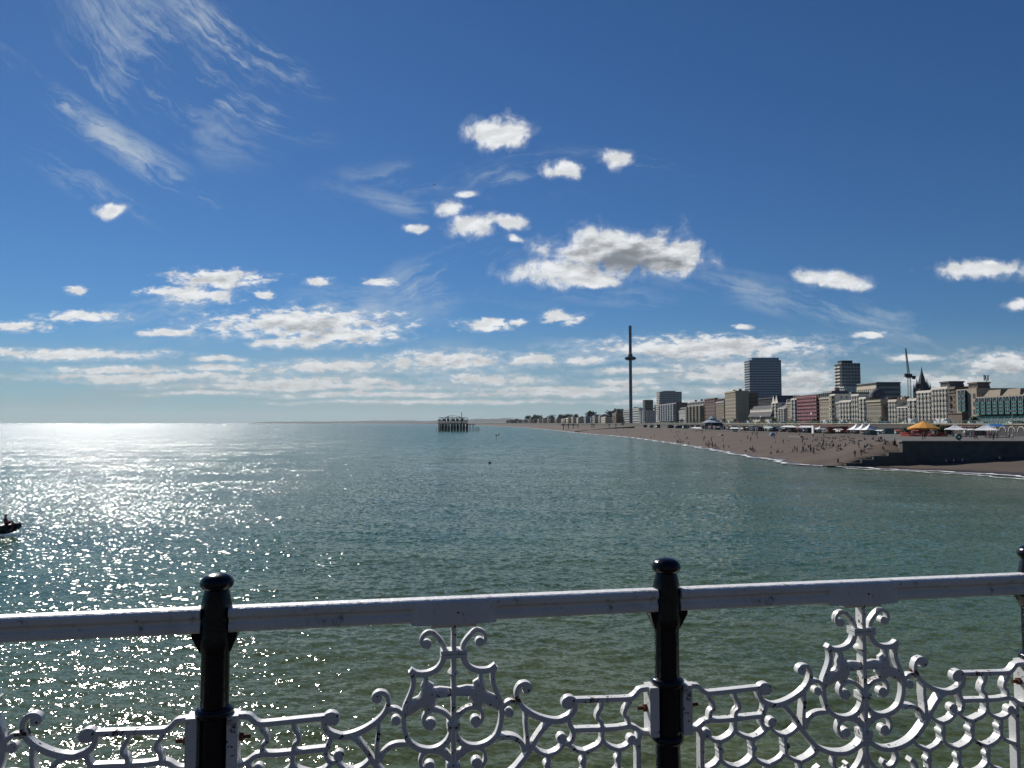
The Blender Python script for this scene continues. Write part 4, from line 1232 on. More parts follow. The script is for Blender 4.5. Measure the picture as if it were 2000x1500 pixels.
# ------------------------------------------------------------------ trees
def leaf_mat():
    return mat('foliage', (0.045, 0.075, 0.028), 0.8, var=0.5, scale=0.8)


def tree(name, loc, h, r, label, seed, group=None, n=700, trunk=True):
    rg = random.Random(seed)
    root = empty(name, loc, 0, label, 'tree' if trunk else 'bush', group)
    if trunk:
        m = MB(); m.cyl((0, 0, 0), (0.1 * r, 0, h * 0.55), 0.06 * h * 0.5, 0.03 * h * 0.5, 7)
        for k in range(5):
            a = k * 1.3; m.cyl((0.05 * r, 0, h * (0.35 + .05 * k)), (r * 0.55 * math.cos(a), r * 0.55 * math.sin(a), h * 0.75), 0.016 * h, 0.006 * h, 5)
        m.build('trunk', mat('bark', (0.07, 0.05, 0.035), 0.9, var=0.3), root)
    m = MB(); blobs = [(rg.uniform(-.55, .55) * r, rg.uniform(-.55, .55) * r, h * rg.uniform(0.5 if trunk else .25, 0.88), rg.uniform(0.3, 0.5) * r) for _ in range(11)]
    for k in range(n):
        bx, by, bz, br = blobs[k % len(blobs)]
        d = Vector((rg.gauss(0, 1), rg.gauss(0, 1), rg.gauss(0, 1))).normalized() * br * rg.uniform(0.6, 1.05)
        c = Vector((bx, by, bz)) + Vector((d.x, d.y, d.z * 0.8)); s = r * rg.uniform(0.06, 0.13)
        u = Vector((rg.gauss(0, 1), rg.gauss(0, 1), rg.gauss(0, 1))).normalized(); v = u.orthogonal().normalized()
        m.add([c + u * s, c + v * s, c - u * s, c - v * s * 0.8], [(0, 1, 2, 3)])
    m.build('crown', leaf_mat(), root)
    return root


tree('bush', (157, 270, Z_PROM), 4.4, 3.6, 'dark rounded bush by the white tents left of the brick arches', 1, trunk=False)
tree('bush', (150, 282, Z_PROM), 3.6, 2.6, 'dark bush directly left of the orange roofed ride', 2, trunk=False)
tree('bush', (181, 290, Z_ROAD), 3.0, 2.2, 'small dark bush on the road below the tan hotel wing', 3, trunk=False)
y = 1300
for k in range(16):
    y2 = 1300 + k * 120 + rng.uniform(-30, 30)
    tree('tree', (wall_x(y2) + 60 + rng.uniform(0, 50), y2, Z_ROAD + 2), rng.uniform(22, 31), rng.uniform(12, 20), 'far tree rising behind the small seafront blocks', 20 + k, 'far trees behind the shore blocks', n=420)


# ------------------------------------------------------------------ sea wall, groyne, plaza
M_SWALL = mat('sea_wall_brick', (0.13, 0.055, 0.04), 0.9, var=0.3, scale=0.5)
M_SWG = mat('sea_wall_render', (0.085, 0.08, 0.07), 0.9, var=0.25, scale=0.3)
M_DSTONE = mat('groyne_stone', (0.075, 0.075, 0.07), 0.9, var=0.3, scale=0.7, bump=0.5, bscale=2.0, dirt=((0.03, 0.035, 0.03), 0.25, 0.5, 0.7))


def sea_wall(y0, y1, wm, label, arches=True, pitch=3.6, arch_m=None):
    root = empty('sea_wall', (wall_x((y0 + y1) / 2), y0, Z_PROM), 0, label, 'wall', None)
    L = y1 - y0 - 0.05; hh = Z_ROAD - Z_PROM
    m = MB(); m.box(0, 0.6, 0, L, -0.5, hh + 0.05); m.build('brickwork', wm, root)
    m = MB(); m.box(-0.25, 0.7, 0, L, hh + 0.053, hh + 0.3); m.build('coping', W_CREAM, root)
    if arches:
        n = int(L / pitch)
        for k in range(n):
            y = L * (k + 0.5) / n; r = pitch * 0.36; a = MB(); d = MB(); zc = hh * 0.48
            arc = [(y - r, 0.05), (y + r, 0.05)] + [(y + r * math.cos(q * math.pi / 8), zc + r * math.sin(q * math.pi / 8)) for q in range(9)]
            d.extr(arc, -0.03, -0.004, 'x')
            o = d.build('arch', W_DARK, root)
            for q in range(8):
                a0, a1 = q * math.pi / 8, (q + 1) * math.pi / 8; R_ = r + 0.22
                a.extr([(y + r * math.cos(a0), zc + r * math.sin(a0)), (y + R_ * math.cos(a0), zc + R_ * math.sin(a0)), (y + R_ * math.cos(a1), zc + R_ * math.sin(a1)), (y + r * math.cos(a1), zc + r * math.sin(a1))], -0.16, -0.005, 'x')
            a.build('arch_surround', arch_m or W_WHITE, o)
    return root


sea_wall(186, 262, M_SWG, 'sea wall with wide white arches at the right edge by the blue kiosk', pitch=4.6)
sea_wall(262, 300, M_SWALL, 'red brick sea wall with white arched surrounds behind the white tents', pitch=4.4)
sea_wall(300, 350, M_SWG, 'plain rendered sea wall behind the orange roofed ride', False)
sea_wall(350, 440, M_SWALL, 'red brick sea wall behind the three peaked tent', False)
sea_wall(440, 620, M_SWG, 'grey sea wall with small arches below the red netted building', pitch=6, arch_m=W_CREAM)
sea_wall(620, 900, M_SWG, 'far grey sea wall below the red brick hotel', False)
# sloping ramp from road to promenade
rp = MB(); xw = 172
vs = [(xw - 3.2, 322, Z_PROM), (xw - 0.3, 322, Z_PROM), (xw - 0.3, 405, Z_PROM), (xw - 3.2, 405, Z_PROM), (xw - 3.2, 322, Z_PROM + 0.2), (xw - 0.3, 322, Z_PROM + 0.2), (xw - 0.3, 405, Z_ROAD), (xw - 3.2, 405, Z_ROAD)]
rp.add(vs, [(3, 2, 1, 0), (4, 5, 6, 7), (0, 1, 5, 4), (1, 2, 6, 5), (2, 3, 7, 6), (3, 0, 4, 7)])
ro = empty('ramp', (0, 0, 0), 0, 'long ramp slanting down the brick sea wall toward the orange roofed ride', 'ramp')
rp.build('slope', M_SWALL, ro)
m = MB()
for dz in (0.5, 1.1): m.cyl((xw - 3.1, 322, Z_PROM + 0.2 + dz), (xw - 3.1, 405, Z_ROAD + dz), 0.06, 0.06, 4)
for k in range(28): yk = 322 + 83 * k / 27; zk = Z_PROM + 0.2 + (Z_ROAD - Z_PROM - 0.2) * k / 27; m.cyl((xw - 3.1, yk, zk), (xw - 3.1, yk, zk + 1.1), 0.05, 0.05, 4)
m.build('handrail', M_GREENR, ro)

gz = 6.62
gr = empty('stone_groyne', (97, 185, 0), 0, 'dark stone groyne wall stepping down to the sea', 'groyne')
m = MB(); m.prism([(0, -0.8), (80, -1.6), (80, 1.2), (0, 0.9)], -2, gz - 0.35); m.build('main_wall', M_DSTONE, gr)
m = MB(); m.prism([(-0.3, -1.1), (80.3, -1.9), (80.3, 1.3), (-0.3, 1.1)], gz - 0.347, gz); m.build('coping', W_STONE, gr)
m = MB(); m.prism([(0.6, -1.25), (80, -2.05), (80, -1.605), (0.6, -0.805)], -2, 2.7); m.build('plinth', M_DSTONE, gr)
for (x0, x1, z1) in ((-3.6, -0.0, 3.75), (-7.4, -3.4, 2.85), (-10.3, -6.9, 1.95), (-14.2, -9.9, 1.1), (-19, -14, 0.42)):
    m = MB(); m.prism([(x0, -1.0 + x0 * .01), (x1 - 0.01, -1.0), (x1 - 0.01, 1.0), (x0, 1.0)], -2, z1 - 0.14); m.prism([(x0 - .1, -1.15), (x1 - 0.012, -1.15), (x1 - 0.012, 1.12), (x0 - .1, 1.12)], z1 - 0.137, z1)
    m.build('step_block', M_DSTONE, gr)
pz = MB(); pz.prism([(97.3, 186.2), (175, 186.4), (175, 299.5), (148, 299.5), (131, 262), (108, 216)], 2.0, gz - 0.12)
tag(pz.build('plaza', M_PAVE), 'grey paved plaza behind the groyne wall', None, None, 'structure')
GZ = gz - 0.12

# far timber/concrete groyne
m = MB()
pts = [(71, 836, 0.2), (84, 838, 1.4), (100, 840, 3.0), (120, 843, 4.6), (140, 846, 5.6)]
for a, b in zip(pts, pts[1:]):
    m.add([(a[0], a[1], -1), (b[0], b[1], -1), (b[0], b[1] + 1.2, -1), (a[0], a[1] + 1.2, -1), (a[0], a[1], a[2] + 1.3), (b[0], b[1], b[2] + 1.3), (b[0], b[1] + 1.2, b[2] + 1.3), (a[0], a[1] + 1.2, a[2] + 1.3)],
          [(3, 2, 1, 0), (4, 5, 6, 7), (0, 1, 5, 4), (1, 2, 6, 5), (2, 3, 7, 6), (3, 0, 4, 7)])
tag(m.build('far_groyne', M_IRONB), 'long low dark groyne running down the far beach below the tall tower', 'groyne')

M_RUIN = mat('burnt_iron', (0.012, 0.011, 0.012), 0.9, var=0.3, scale=1.0)
# ------------------------------------------------------------------ burnt out pier skeleton
wp = empty('pier_ruin', (-93, 985, 0), 0, 'black iron skeleton of a ruined pier standing in the sea', 'pier ruin')
rg = random.Random(11)
for i in range(10):
    for j in range(4):
        x = 36.5 * i / 9 - 4.5 + (j % 2) * 1.1; y = j * 5.4
        m = MB(); lean = rg.uniform(-.4, .4)
        m.cyl((x, y, -2), (x + lean, y, 9.6), 0.55, 0.5, 6)
        if i < 9: m.box(x, x + 4, y - .15, y + .15, 4.6, 5.0)
        if i < 9 and (i + j) % 2: m.cyl((x, y, 1), (x + 4, y, 8), 0.13, 0.13, 4); m.cyl((x + 4, y, 1), (x, y, 8), 0.13, 0.13, 4)
        m.build('leg', M_RUIN, wp)
m = MB(); m.box(-5.5, 33.5, -1, 18, 9.4, 10.3); m.box(-5.8, 33.8, -1.2, 18.2, 13.6, 14.0); m.build('deck', M_RUIN, wp)
m = MB()
for i in range(20):
    x = -5 + 38 * i / 19
    for y in (-0.6, 17.6):
        m.cyl((x, y, 10.3), (x, y, 18.3 if 1 < i < 18 or i % 2 else 15), 0.26, 0.22, 5)
        if i % 2 and i < 19: m.cyl((x, y, 10.3), (x + 2, y, 13.6), 0.14, 0.14, 4)
        if i % 3 == 0 and i < 18: m.box(x, x + 2 * rg.uniform(.6, 1), y - 0.1, y + 0.1, 14, rg.uniform(15.5, 17.6))
for y in (-0.6, 17.6):
    m.box(-4, 32, y - 0.2, y + 0.2, 17.7, 18.2); m.box(-5, 33, y - 0.15, y + 0.15, 11.8, 12.1)
m.build('upper_frame', M_RUIN, wp)
m = MB()
P = [(4, 18.2), (8, 20.2), (13, 20.6), (18, 20.5), (22, 19.6), (24, 18.2)]
for y in (2, 9, 16):
    for a, b in zip(P, P[1:]): m.cyl((a[0], y, a[1]), (b[0], y, b[1]), 0.2, 0.2, 4)
    for a in P[1:-1]: m.cyl((a[0], y, 18), (a[0], y, a[1]), 0.13, 0.13, 4)
for a in P: m.cyl((a[0], 2, a[1]), (a[0], 16, a[1]), 0.15, 0.15, 4)
m.build('roof_ribs', M_RUIN, wp)
m = MB(); m.cyl((25.5, 8, 10), (25.5, 8, 25.5), 0.55, 0.4, 6); m.build('chimney_mast', M_RUIN, wp)
for i, x in enumerate((-8, 35.5, 37.5, 40, 42, 44, 46, 47.5, 49)):
    m = MB(); m.cyl((x, 6 + (i % 2) * 6, -2), (x + rg.uniform(-.3, .3), 6 + (i % 2) * 6, rg.uniform(3.5, 7) if i > 4 or i == 0 else 9.5), 0.34, 0.3, 6); m.build('pile', M_RUIN, wp)
m = MB(); m.box(33.5, 44, 4, 12, 8.8, 9.5); m.build('broken_deck', M_RUIN, wp)
# iron columns left standing on the shingle
for i, (x, yy_) in enumerate(((72, 1035), (79, 1038), (86, 1040), (93, 1043), (108, 1000), (111, 1003), (126, 960), (134, 955))):
    r = empty('iron_column', (x, yy_, 1.5), 0, 'lone iron column of the old pier standing on the far beach', 'column', 'old pier columns on the far beach')
    m = MB(); h = 7.5; m.cyl((0, 0, -3), (0, 0, h), 0.55, 0.45, 8); m.build('shaft', M_RUIN, r)
    m = MB(); m.box(-1.6, 1.6, -0.5, 0.5, h, h + 0.8) if i != 3 else m.box(-24, 1, -0.6, 0.6, h - 1.5, h - 0.4); m.build('beam', M_RUIN, r)

# ------------------------------------------------------------------ seafront fittings
for k, y0 in enumerate([186, 226, 262, 300, 345, 390, 440, 500, 570, 650, 740]):
    y1 = [226, 262, 300, 345, 390, 440, 500, 570, 650, 740, 850][k]
    root = empty('promenade_railing', (172.1, y0, Z_ROAD + 0.3), 0, 'green railing length along the upper promenade edge', 'railing', 'green railings along the upper promenade')
    m = MB(); m.box(-0.05, 0.05, 0, y1 - y0 - 0.2, 1.05, 1.17); m.box(-0.03, 0.03, 0, y1 - y0 - 0.2, 0.15, 0.22); m.box(-0.03, 0.03, 0, y1 - y0 - 0.2, 0.62, 0.68)
    m.build('rails', M_GREENR, root)
    n = int((y1 - y0) / 2.4); p = MB()
    for q in range(n): y = q * (y1 - y0) / n; p.box(-0.07, 0.07, y, y + 0.14, 0, 1.25)
    tag(p.build('baluster_row', M_GREENR, root), kind='stuff')

lamp = empty('street_lamp', (0, 0, 0), 0)
m = MB(); m.lathe([(0.18, 0), (0.16, 0.8), (0.09, 1.0), (0.06, 6.0)], (0, 0, 0), 8); m.build('pole', M_POLE, lamp)
m = MB(); m.cyl((-0.8, 0, 6.0), (0.8, 0, 6.0), 0.04, 0.04, 4); m.build('arm', M_POLE, lamp)
for s in (-1, 1): m = MB(); m.lathe([(0.05, 6.15), (0.3, 6.0), (0.22, 5.6), (0.05, 5.5)], (0.8 * s, 0, 0), 8); m.build('lantern', M_CANV, lamp)
for i, y in enumerate([228, 292, 327, 362, 400, 440, 484, 530, 580, 640, 710, 790]):
    o = lamp if i == 0 else copy_tree(lamp)
    o.location = (173.4, y, Z_ROAD); tag(o, 'pale twin armed street lamp along the upper promenade', 'street lamp', 'lamps along the seafront road')
fl = empty('floodlight_mast', (167, 247, Z_PROM), 0, 'tall thin pale mast on the lower promenade near the right edge', 'mast')
m = MB(); m.cyl((0, 0, 0), (0, 0, 9.2), 0.13, 0.08, 8); m.build('pole', M_POLE, fl); m = MB(); m.box(-.5, .5, -.12, .12, 9.2, 9.6); m.build('lamp_head', M_POLE, fl)
for i, (x, y, h) in enumerate(((160, 395, 11), (158, 470, 10), (160, 560, 10))):
    f = empty('flagpole', (x, y, Z_PROM), 0, 'thin pole rising above the stalls on the lower promenade', 'pole', 'poles on the lower promenade')
    m = MB(); m.cyl((0, 0, 0), (0, 0, h), 0.11, 0.06, 6); m.build('pole', M_POLE, f); m = MB(); m.box(-.04, .04, 0.1, 1.5, h - 1.1, h - 0.2); m.build('pennant', M_CANV, f)


# tents
def tent(loc, n, w, h, label, rz=math.pi / 2, m_=None, eave=2.3):
    root = empty('tent', loc, rz, label, 'tent')
    for k in range(n):
        m = MB(); c = ((k - (n - 1) / 2) * w, 0)
        q = 10; rings = [(1.0, eave), (0.55, eave + (h - eave) * 0.28), (0.22, eave + (h - eave) * 0.62), (0.02, h)]
        vs = []
        for s, z in rings:
            for (a, b) in ((-1, -1), (0, -1), (1, -1), (1, 0), (1, 1), (0, 1), (-1, 1), (-1, 0)):
                vs.append((c[0] + a * w / 2 * s, c[1] + b * w / 2 * s, z - (0.0 if a * b else 0.12 * s)))
        fs = []
        for r in range(3):
            for j in range(8): fs.append((r * 8 + j, r * 8 + (j + 1) % 8, (r + 1) * 8 + (j + 1) % 8, (r + 1) * 8 + j))
        m.add(vs, fs); m.build('canopy', m_ or M_CANV, root)
        for a in (-1, 1):
            for b in (-1, 1):
                p = MB(); p.cyl((c[0] + a * w * .485, c[1] + b * w * .485, 0), (c[0] + a * w * .485, c[1] + b * w * .485, eave), 0.06, 0.06, 5); p.build('pole', M_POLE, root)
    return root


tent((157, 331, Z_PROM), 3, 6.2, 5.2, 'white tent with three sharp peaks below the brick sea wall')
tent((152, 254, GZ), 3, 6.4, 4.2, 'white peaked tent row right of the orange roofed ride', rz=R(60))
tent((151, 236, GZ), 2, 6.8, 4.4, 'white peaked tents in front of the red brick arches', rz=R(55))
tent((152, 365, Z_PROM), 1, 4.5, 3.8, 'small white peaked tent left of the three peaked tent')


def awning(loc, w, d, z, label, m_=None, rz=0.0, name='awning', cat='awning'):
    root = empty(name, loc, rz, label, cat)
    m = MB(); m.add([(-w / 2, -d / 2, z), (w / 2, -d / 2, z), (w / 2, d / 2, z), (-w / 2, d / 2, z), (-w / 2, 0, z + 0.9), (w / 2, 0, z + 0.9)], [(0, 1, 5, 4), (3, 4, 5, 2), (0, 4, 3), (1, 2, 5), (0, 3, 2, 1)])
    m.build('canopy', m_ or M_CANV, root)
    for a in (-1, 1):
        for b in (-1, 1): p = MB(); p.cyl((a * w * .48, b * d * .46, 0), (a * w * .48, b * d * .46, z), 0.06, 0.06, 5); p.build('pole', M_POLE, root)
    return root


awning((155, 415, Z_PROM), 5, 15, 2.9, 'long white awning on the promenade left of the white door panel')
awning((155, 391, Z_PROM), 5, 11, 2.9, 'long white awning directly right of the longest one, beside the dark stalls')
awning((152, 440, Z_PROM), 4, 7, 2.4, 'pale green white awning on the promenade below the low cream hall', m_=mat('mint_canvas', (0.45, 0.62, 0.56), 0.8, var=0.1))
awning((150, 500, Z_PROM - .3), 4, 9, 1.7, 'white awning far along the promenade left of the pavilion', )
awning((146, 588, Z_PROM - .5), 5, 22, 1.5, 'long low white canopy at the top of the beach below the red brick hotel')
awning((160, 245, GZ), 4, 5, 3.3, 'bright blue awning over a kiosk near the right edge', m_=M_BLUEC, name='blue_kiosk', cat='kiosk')
dp = MB(); dp.box(-.1, .1, -1.1, 1.1, 0, 4.0); o = dp.build('display_board', M_CANV, loc=(151, 372, Z_PROM)); tag(o, 'upright white panel beside the long white awnings', 'panel')

# carousel-like ride
rd = empty('fairground_ride', (140, 252, GZ), 0, 'round fairground ride under an orange cone roof with red base', 'ride')
m = MB(); rr = 4.9; vs = []; n = 24
for s, z in ((1.0, 2.85), (0.62, 3.75), (0.16, 4.75), (0.05, 5.0)):
    for i in range(n): a = 2 * math.pi * i / n; q = s * rr * (1 if i % 2 else 0.965); vs.append((q * math.cos(a), q * math.sin(a), z))
m.add(vs, [(r * n + i, r * n + (i + 1) % n, (r + 1) * n + (i + 1) % n, (r + 1) * n + i) for r in range(3) for i in range(n)] + [tuple(range(n))[::-1]]); m.build('roof', M_ORANGE, rd)
m = MB(); m.cyl((0, 0, 4.9), (0, 0, 5.6), 0.12, 0.03, 6); m.build('finial', M_POLE, rd)
m = MB()
for i in range(n):
    a0, a1 = 2 * math.pi * i / n, 2 * math.pi * (i + .92) / n
    m.add([(rr * math.cos(a0), rr * math.sin(a0), 2.85), (rr * math.cos(a1), rr * math.sin(a1), 2.85), (rr * math.cos(a1), rr * math.sin(a1), 2.35), (rr * math.cos(a0), rr * math.sin(a0), 2.35)], [(0, 1, 2, 3)])
m.build('valance', M_ORANGE, rd)
m = MB(); m.lathe([(5.2, 0), (5.2, 0.5), (4.8, 0.5)], (0, 0, 0), 24); m.build('platform', M_REDP, rd)
m = MB(); m.lathe([(1.2, 0.5), (1.3, 3.4)], (0, 0, 0), 12); m.build('drum', W_BROWN, rd)
for i in range(12):
    a = 2 * math.pi * i / 12; p = MB(); x, y = 3.9 * math.cos(a), 3.9 * math.sin(a); p.cyl((x, y, 0.5), (x, y, 2.9), 0.05, 0.05, 5); o = p.build('pole', M_POLE, rd)
    p = MB(); p.cyl((x - .5 * math.sin(a), y + .5 * math.cos(a), 1.5), (x + .4 * math.sin(a), y - .4 * math.cos(a), 1.55), 0.24, 0.2, 6); p.cyl((x - .5 * math.sin(a), y + .5 * math.cos(a), 1.55), (x - .8 * math.sin(a), y + .8 * math.cos(a), 2.15), 0.15, 0.1, 5)
    for s in (-.35, .3): p.cyl((x + s * math.sin(a), y - s * math.cos(a), 1.4), (x + s * 1.2 * math.sin(a), y - s * 1.2 * math.cos(a), 0.8), 0.07, 0.04, 4)
    p.build('horse', [W_WHITE, W_DARK, M_REDP][i % 3], rd)
fe = empty('red_fence', (133.5, 246, GZ), 0, 'red fence with lattice panels around the orange roofed ride', 'fence')
for k in range(7):
    a = R(150 + k * 25); x, y = 6.5 + 7.0 * math.cos(a), 6 + 7.0 * math.sin(a); a2 = R(150 + k * 25 + 23); x2, y2 = 6.5 + 7 * math.cos(a2), 6 + 7 * math.sin(a2)
    m = MB()
    for z in (0.15, 1.3): m.cyl((x, y, z), (x2, y2, z), 0.08, 0.08, 4)
    for q in range(9): m.cyl((x + (x2 - x) * q / 8, y + (y2 - y) * q / 8, 0), (x + (x2 - x) * ((q + 1) % 9) / 8, y + (y2 - y) * ((q + 1) % 9) / 8, 1.3), 0.09, 0.09, 4)
    m.build('fence_panel', M_REDP, fe)

# ring sculpture on the plaza edge
to = empty('ring_sculpture', (114.5, 190, GZ), 0, 'round green bronze ring sculpture on top of the groyne wall', 'sculpture')
m = MB(); vs = []; nu, nv = 20, 10
for i in range(nu):
    for j in range(nv):
        a, b = 2 * math.pi * i / nu, 2 * math.pi * j / nv; q = 0.52 + 0.34 * math.cos(b); vs.append((q * math.cos(a), 0.34 * math.sin(b), 0.98 + q * math.sin(a)))
m.add(vs, [(i * nv + j, i * nv + (j + 1) % nv, ((i + 1) % nu) * nv + (j + 1) % nv, ((i + 1) % nu) * nv + j) for i in range(nu) for j in range(nv)]); m.build('ring', M_TEALM, to, smooth=True)
m = MB(); m.box(-.4, .4, -.3, .3, 0, 0.2); m.build('plinth', W_STONE, to)

# bandstand-like pavilion
pv_ = empty('pavilion', (166, 612, Z_PROM), 0, 'dark octagonal pavilion with a grey two tier roof on the promenade', 'pavilion')
m = MB(); m.lathe([(6.3, 0), (6.3, 5.4)], (0, 0, 0), 8); m.build('wall', W_DARK, pv_)
m = MB(); m.lathe([(9.3, 5.3), (9.2, 5.7), (4.0, 7.6), (2.6, 7.7), (2.6, 8.8)], (0, 0, 0), 8); m.build('roof', W_BLUEG, pv_)
m = MB(); m.lathe([(3.6, 8.8), (3.4, 9.1), (1.2, 10.3), (0.1, 11.8)], (0, 0, 0), 8); m.build('cupola', W_BLUEG, pv_)
for k in range(8): a = R(22.5 + 45 * k); m = MB(); m.cyl((8.3 * math.cos(a), 8.3 * math.sin(a), 0), (8.3 * math.cos(a), 8.3 * math.sin(a), 5.4), 0.22, 0.18, 6); m.build('column', W_LIGHT, pv_)

# stalls and kiosks along the lower promenade
rg = random.Random(8)
KM = [W_DARK, W_BROWN, W_SAND, W_DARK, W_OFF, W_BRICK, M_TEALM]
KL = ['dark', 'brown', 'stone coloured', 'black', 'white', 'red', 'teal']
ys_ = [196, 208, 221, 268, 284, 300, 316, 346, 360, 376, 392, 408, 426, 447, 462, 480, 498, 517, 538, 558, 580, 640, 668, 700, 735, 770] + [312, 330, 368, 384, 400, 417, 436, 454, 471, 489, 508, 528, 548, 569, 596, 655, 684, 718, 752, 800, 840, 880]
for i, y in enumerate(ys_):
    k = rg.choice([0, 0, 1, 1, 2, 3, 3, 4, 5, 6]); w = rg.uniform(4, 9); z = GZ if y < 299 else Z_PROM
    r = empty('kiosk', ((164.5 if i < 26 else 157.5) + rg.uniform(-2, 2), y, z), 0, '%s stall among the row along the lower promenade' % KL[k], 'kiosk', '%s stalls along the lower promenade' % KL[k])
    hh = rg.uniform(2.5, 3.4)
    m = MB(); m.box(0, 3.5, -w / 2, w / 2, 0, hh); m.build('body', KM[k], r)
    m = MB(); m.box(-0.5, 3.8, -w / 2 - .2, w / 2 + .2, hh + 0.003, hh + 0.22); m.build('roof', W_DARK if k != 3 else W_OFF, r)
    m = MB(); m.box(-0.06, -0.004, -w * .38, w * .38, 1.0, 2.1); m.build('hatch', M_GLASS if i % 3 else W_WHITE, r)
    m = MB(); m.box(-0.6, -0.07, -w * .4, w * .4, 0.85, 0.98); m.build('counter', W_LIGHT, r)
    if rg.random() < .5:
        m = MB(); m.add([(-0.08, -w * .42, 2.4), (-0.08, w * .42, 2.4), (-1.5, w * .42, 2.05), (-1.5, -w * .42, 2.05)], [(0, 1, 2, 3)]); m.build('awning', [M_CANV, M_REDP, M_BLUEC, M_CANV][rg.randrange(4)], r)


# parasols and beach shelters
def parasol_mesh():
    m = MB(); m.cyl((0, 0, 0), (0, 0, 2.3), 0.03, 0.03, 5, m=1); n = 8; vs = [(0, 0, 2.5)] + [(1.35 * math.cos(2 * math.pi * i / n), 1.35 * math.sin(2 * math.pi * i / n), 2.0) for i in range(n)]
    m.add(vs, [(0, 1 + i, 1 + (i + 1) % n) for i in range(n)], 0); return m


for i in range(40):
    c = rg.randrange(4); y = rg.uniform(205, 620) if i > 6 else rg.uniform(200, 260)
    z = GZ if y < 299 else Z_PROM
    x = rg.uniform(153, 161)
    r = empty('parasol', (x, y, z), 0, '%s parasol among the stalls of the lower promenade' % ['white', 'pale green', 'red', 'blue'][c], 'parasol', '%s parasols on the promenade' % ['white', 'pale green', 'red', 'blue'][c])
    mm = parasol_mesh(); me_ = mm.build('canopy', [[M_CANV, mat('mint_canvas', (0.45, 0.62, 0.56)), M_REDP, M_BLUEC][c], M_POLE], r)
bt = empty('beach_shelter', (130, 370, 4.7), 0, 'small pale blue pop up shelter alone on the upper beach', 'beach shelter')
m = MB(); m.lathe([(1.5, 0), (1.35, 0.8), (0.8, 1.4), (0.05, 1.6)], (0, 0, 0), 10); m.build('dome', mat('pale_blue_cloth', (0.16, 0.32, 0.42), 0.8), bt, smooth=True)
for i, (x, y, L) in enumerate(((128, 335, 16), (118, 420, 9))):
    m = MB(); m.add([(-1, -L / 2, 0), (1, -L / 2, 0), (1, L / 2, 0), (-1, L / 2, 0), (0, -L / 2 + 1, 0.9), (0, L / 2 - 1, 0.7)], [(0, 1, 4), (1, 2, 5, 4), (2, 3, 5), (3, 0, 4, 5)])
    tag(m.build('boat_hull_upturned', M_IRONB, loc=(x, y, beach_z(x - shore(y), y))), ['long dark upturned boat lying on the upper beach', 'short dark upturned boat lying on the middle beach'][i], 'boat')


# ------------------------------------------------------------------ vehicles on the seafront road
def make_car(van=False):
    r = empty('parked_van' if van else 'parked_car', (0, 0, 0))
    Hh = 2.3 if van else 1.45; L = 5.2 if van else 4.2
    prof = [(-L / 2, .35), (L / 2, .35), (L / 2, .95), (L / 2 - .9, 1.05), (L / 2 - 1.5, Hh - .05), (L / 2 - 1.7, Hh), (-L / 2 + (.1 if van else .7), Hh), (-L / 2, 1.0 if not van else Hh - .1)]
    m = MB(); m.extr(prof, -0.86, 0.86, 'x'); body = m.build('body', M_CANV, r)
    g = MB(); y0, y1 = (-L / 2 + (2.6 if van else .8)), L / 2 - 1.65
    for s in (-1, 1):
        g.extr([(y0, Hh * .62), (y1 + .25, Hh * .62), (y1, Hh * .92), (y0 + .15, Hh * .92)], 0.865 * s, 0.88 * s, 'x')
    g.build('window', M_GLASS, r)
    for a in (-1, 1):
        for b in (-1, 1): w = MB(); w.cyl((a * .72, b * L * .31, .33), (a * .9, b * L * .31, .33), .33, .33, 12); w.build('wheel', W_DARK, r)
    return r


cars = {0: make_car(False), 1: make_car(True)}
used = set()
CP = [('white', (0.7, 0.7, 0.7)), ('silver', (0.35, 0.36, 0.38)), ('black', (0.02, 0.02, 0.022)), ('blue', (0.03, 0.07, 0.2)), ('red', (0.25, 0.02, 0.02)), ('grey', (0.12, 0.125, 0.13))]
for i in range(34):
    v = 1 if rg.random() < .3 else 0; c = 0 if v and rg.random() < .7 else rg.randrange(6)
    o = cars[v] if v not in used else copy_tree(cars[v]); used.add(v)
    o.location = (178.5 + 3.2 * (i % 2), 236 + i * 11.5 + rg.uniform(-2, 2), Z_ROAD + 0.012); o.rotation_euler = (0, 0, 0 if i % 2 else math.pi)
    o.name = 'parked_van' if v else 'parked_car'
    for chh in o.children:
        if chh.name.startswith('body'):
            me_ = chh.data.copy(); me_.materials[0] = mat('car_paint_' + CP[c][0], CP[c][1], 0.25, var=0.02); chh.data = me_
    nm = CP[c][0] + (' van' if v else ' car')
    tag(o, '%s on the seafront road in front of the hotels' % nm, 'van' if v else 'car', nm + 's on the seafront road')

for i, (x, y, hh_, r_) in enumerate(((180, 338, 3.2, 2.0), (181, 352, 2.6, 1.8), (180, 366, 3.4, 2.2), (181, 384, 3.0, 2.1), (180, 402, 2.8, 1.8), (181, 420, 3.2, 2.2), (180, 450, 3.4, 2.2), (181, 490, 3.2, 2.4), (180, 520, 4, 3), (181, 545, 3.6, 3), (180, 575, 4.2, 3), (181, 610, 4, 3.4), (180, 640, 4.4, 3.4), (181, 675, 4, 3.4), (180, 710, 4.5, 3.6), (181, 750, 4, 3.6), (180, 800, 4.5, 4), (181, 850, 4.5, 4))):
    tree('bush', (x + 3.5, y, Z_ROAD), hh_, r_, 'low dark shrub on the seafront road before the terraces', 60 + i, 'shrubs on the seafront road', n=260, trunk=False)


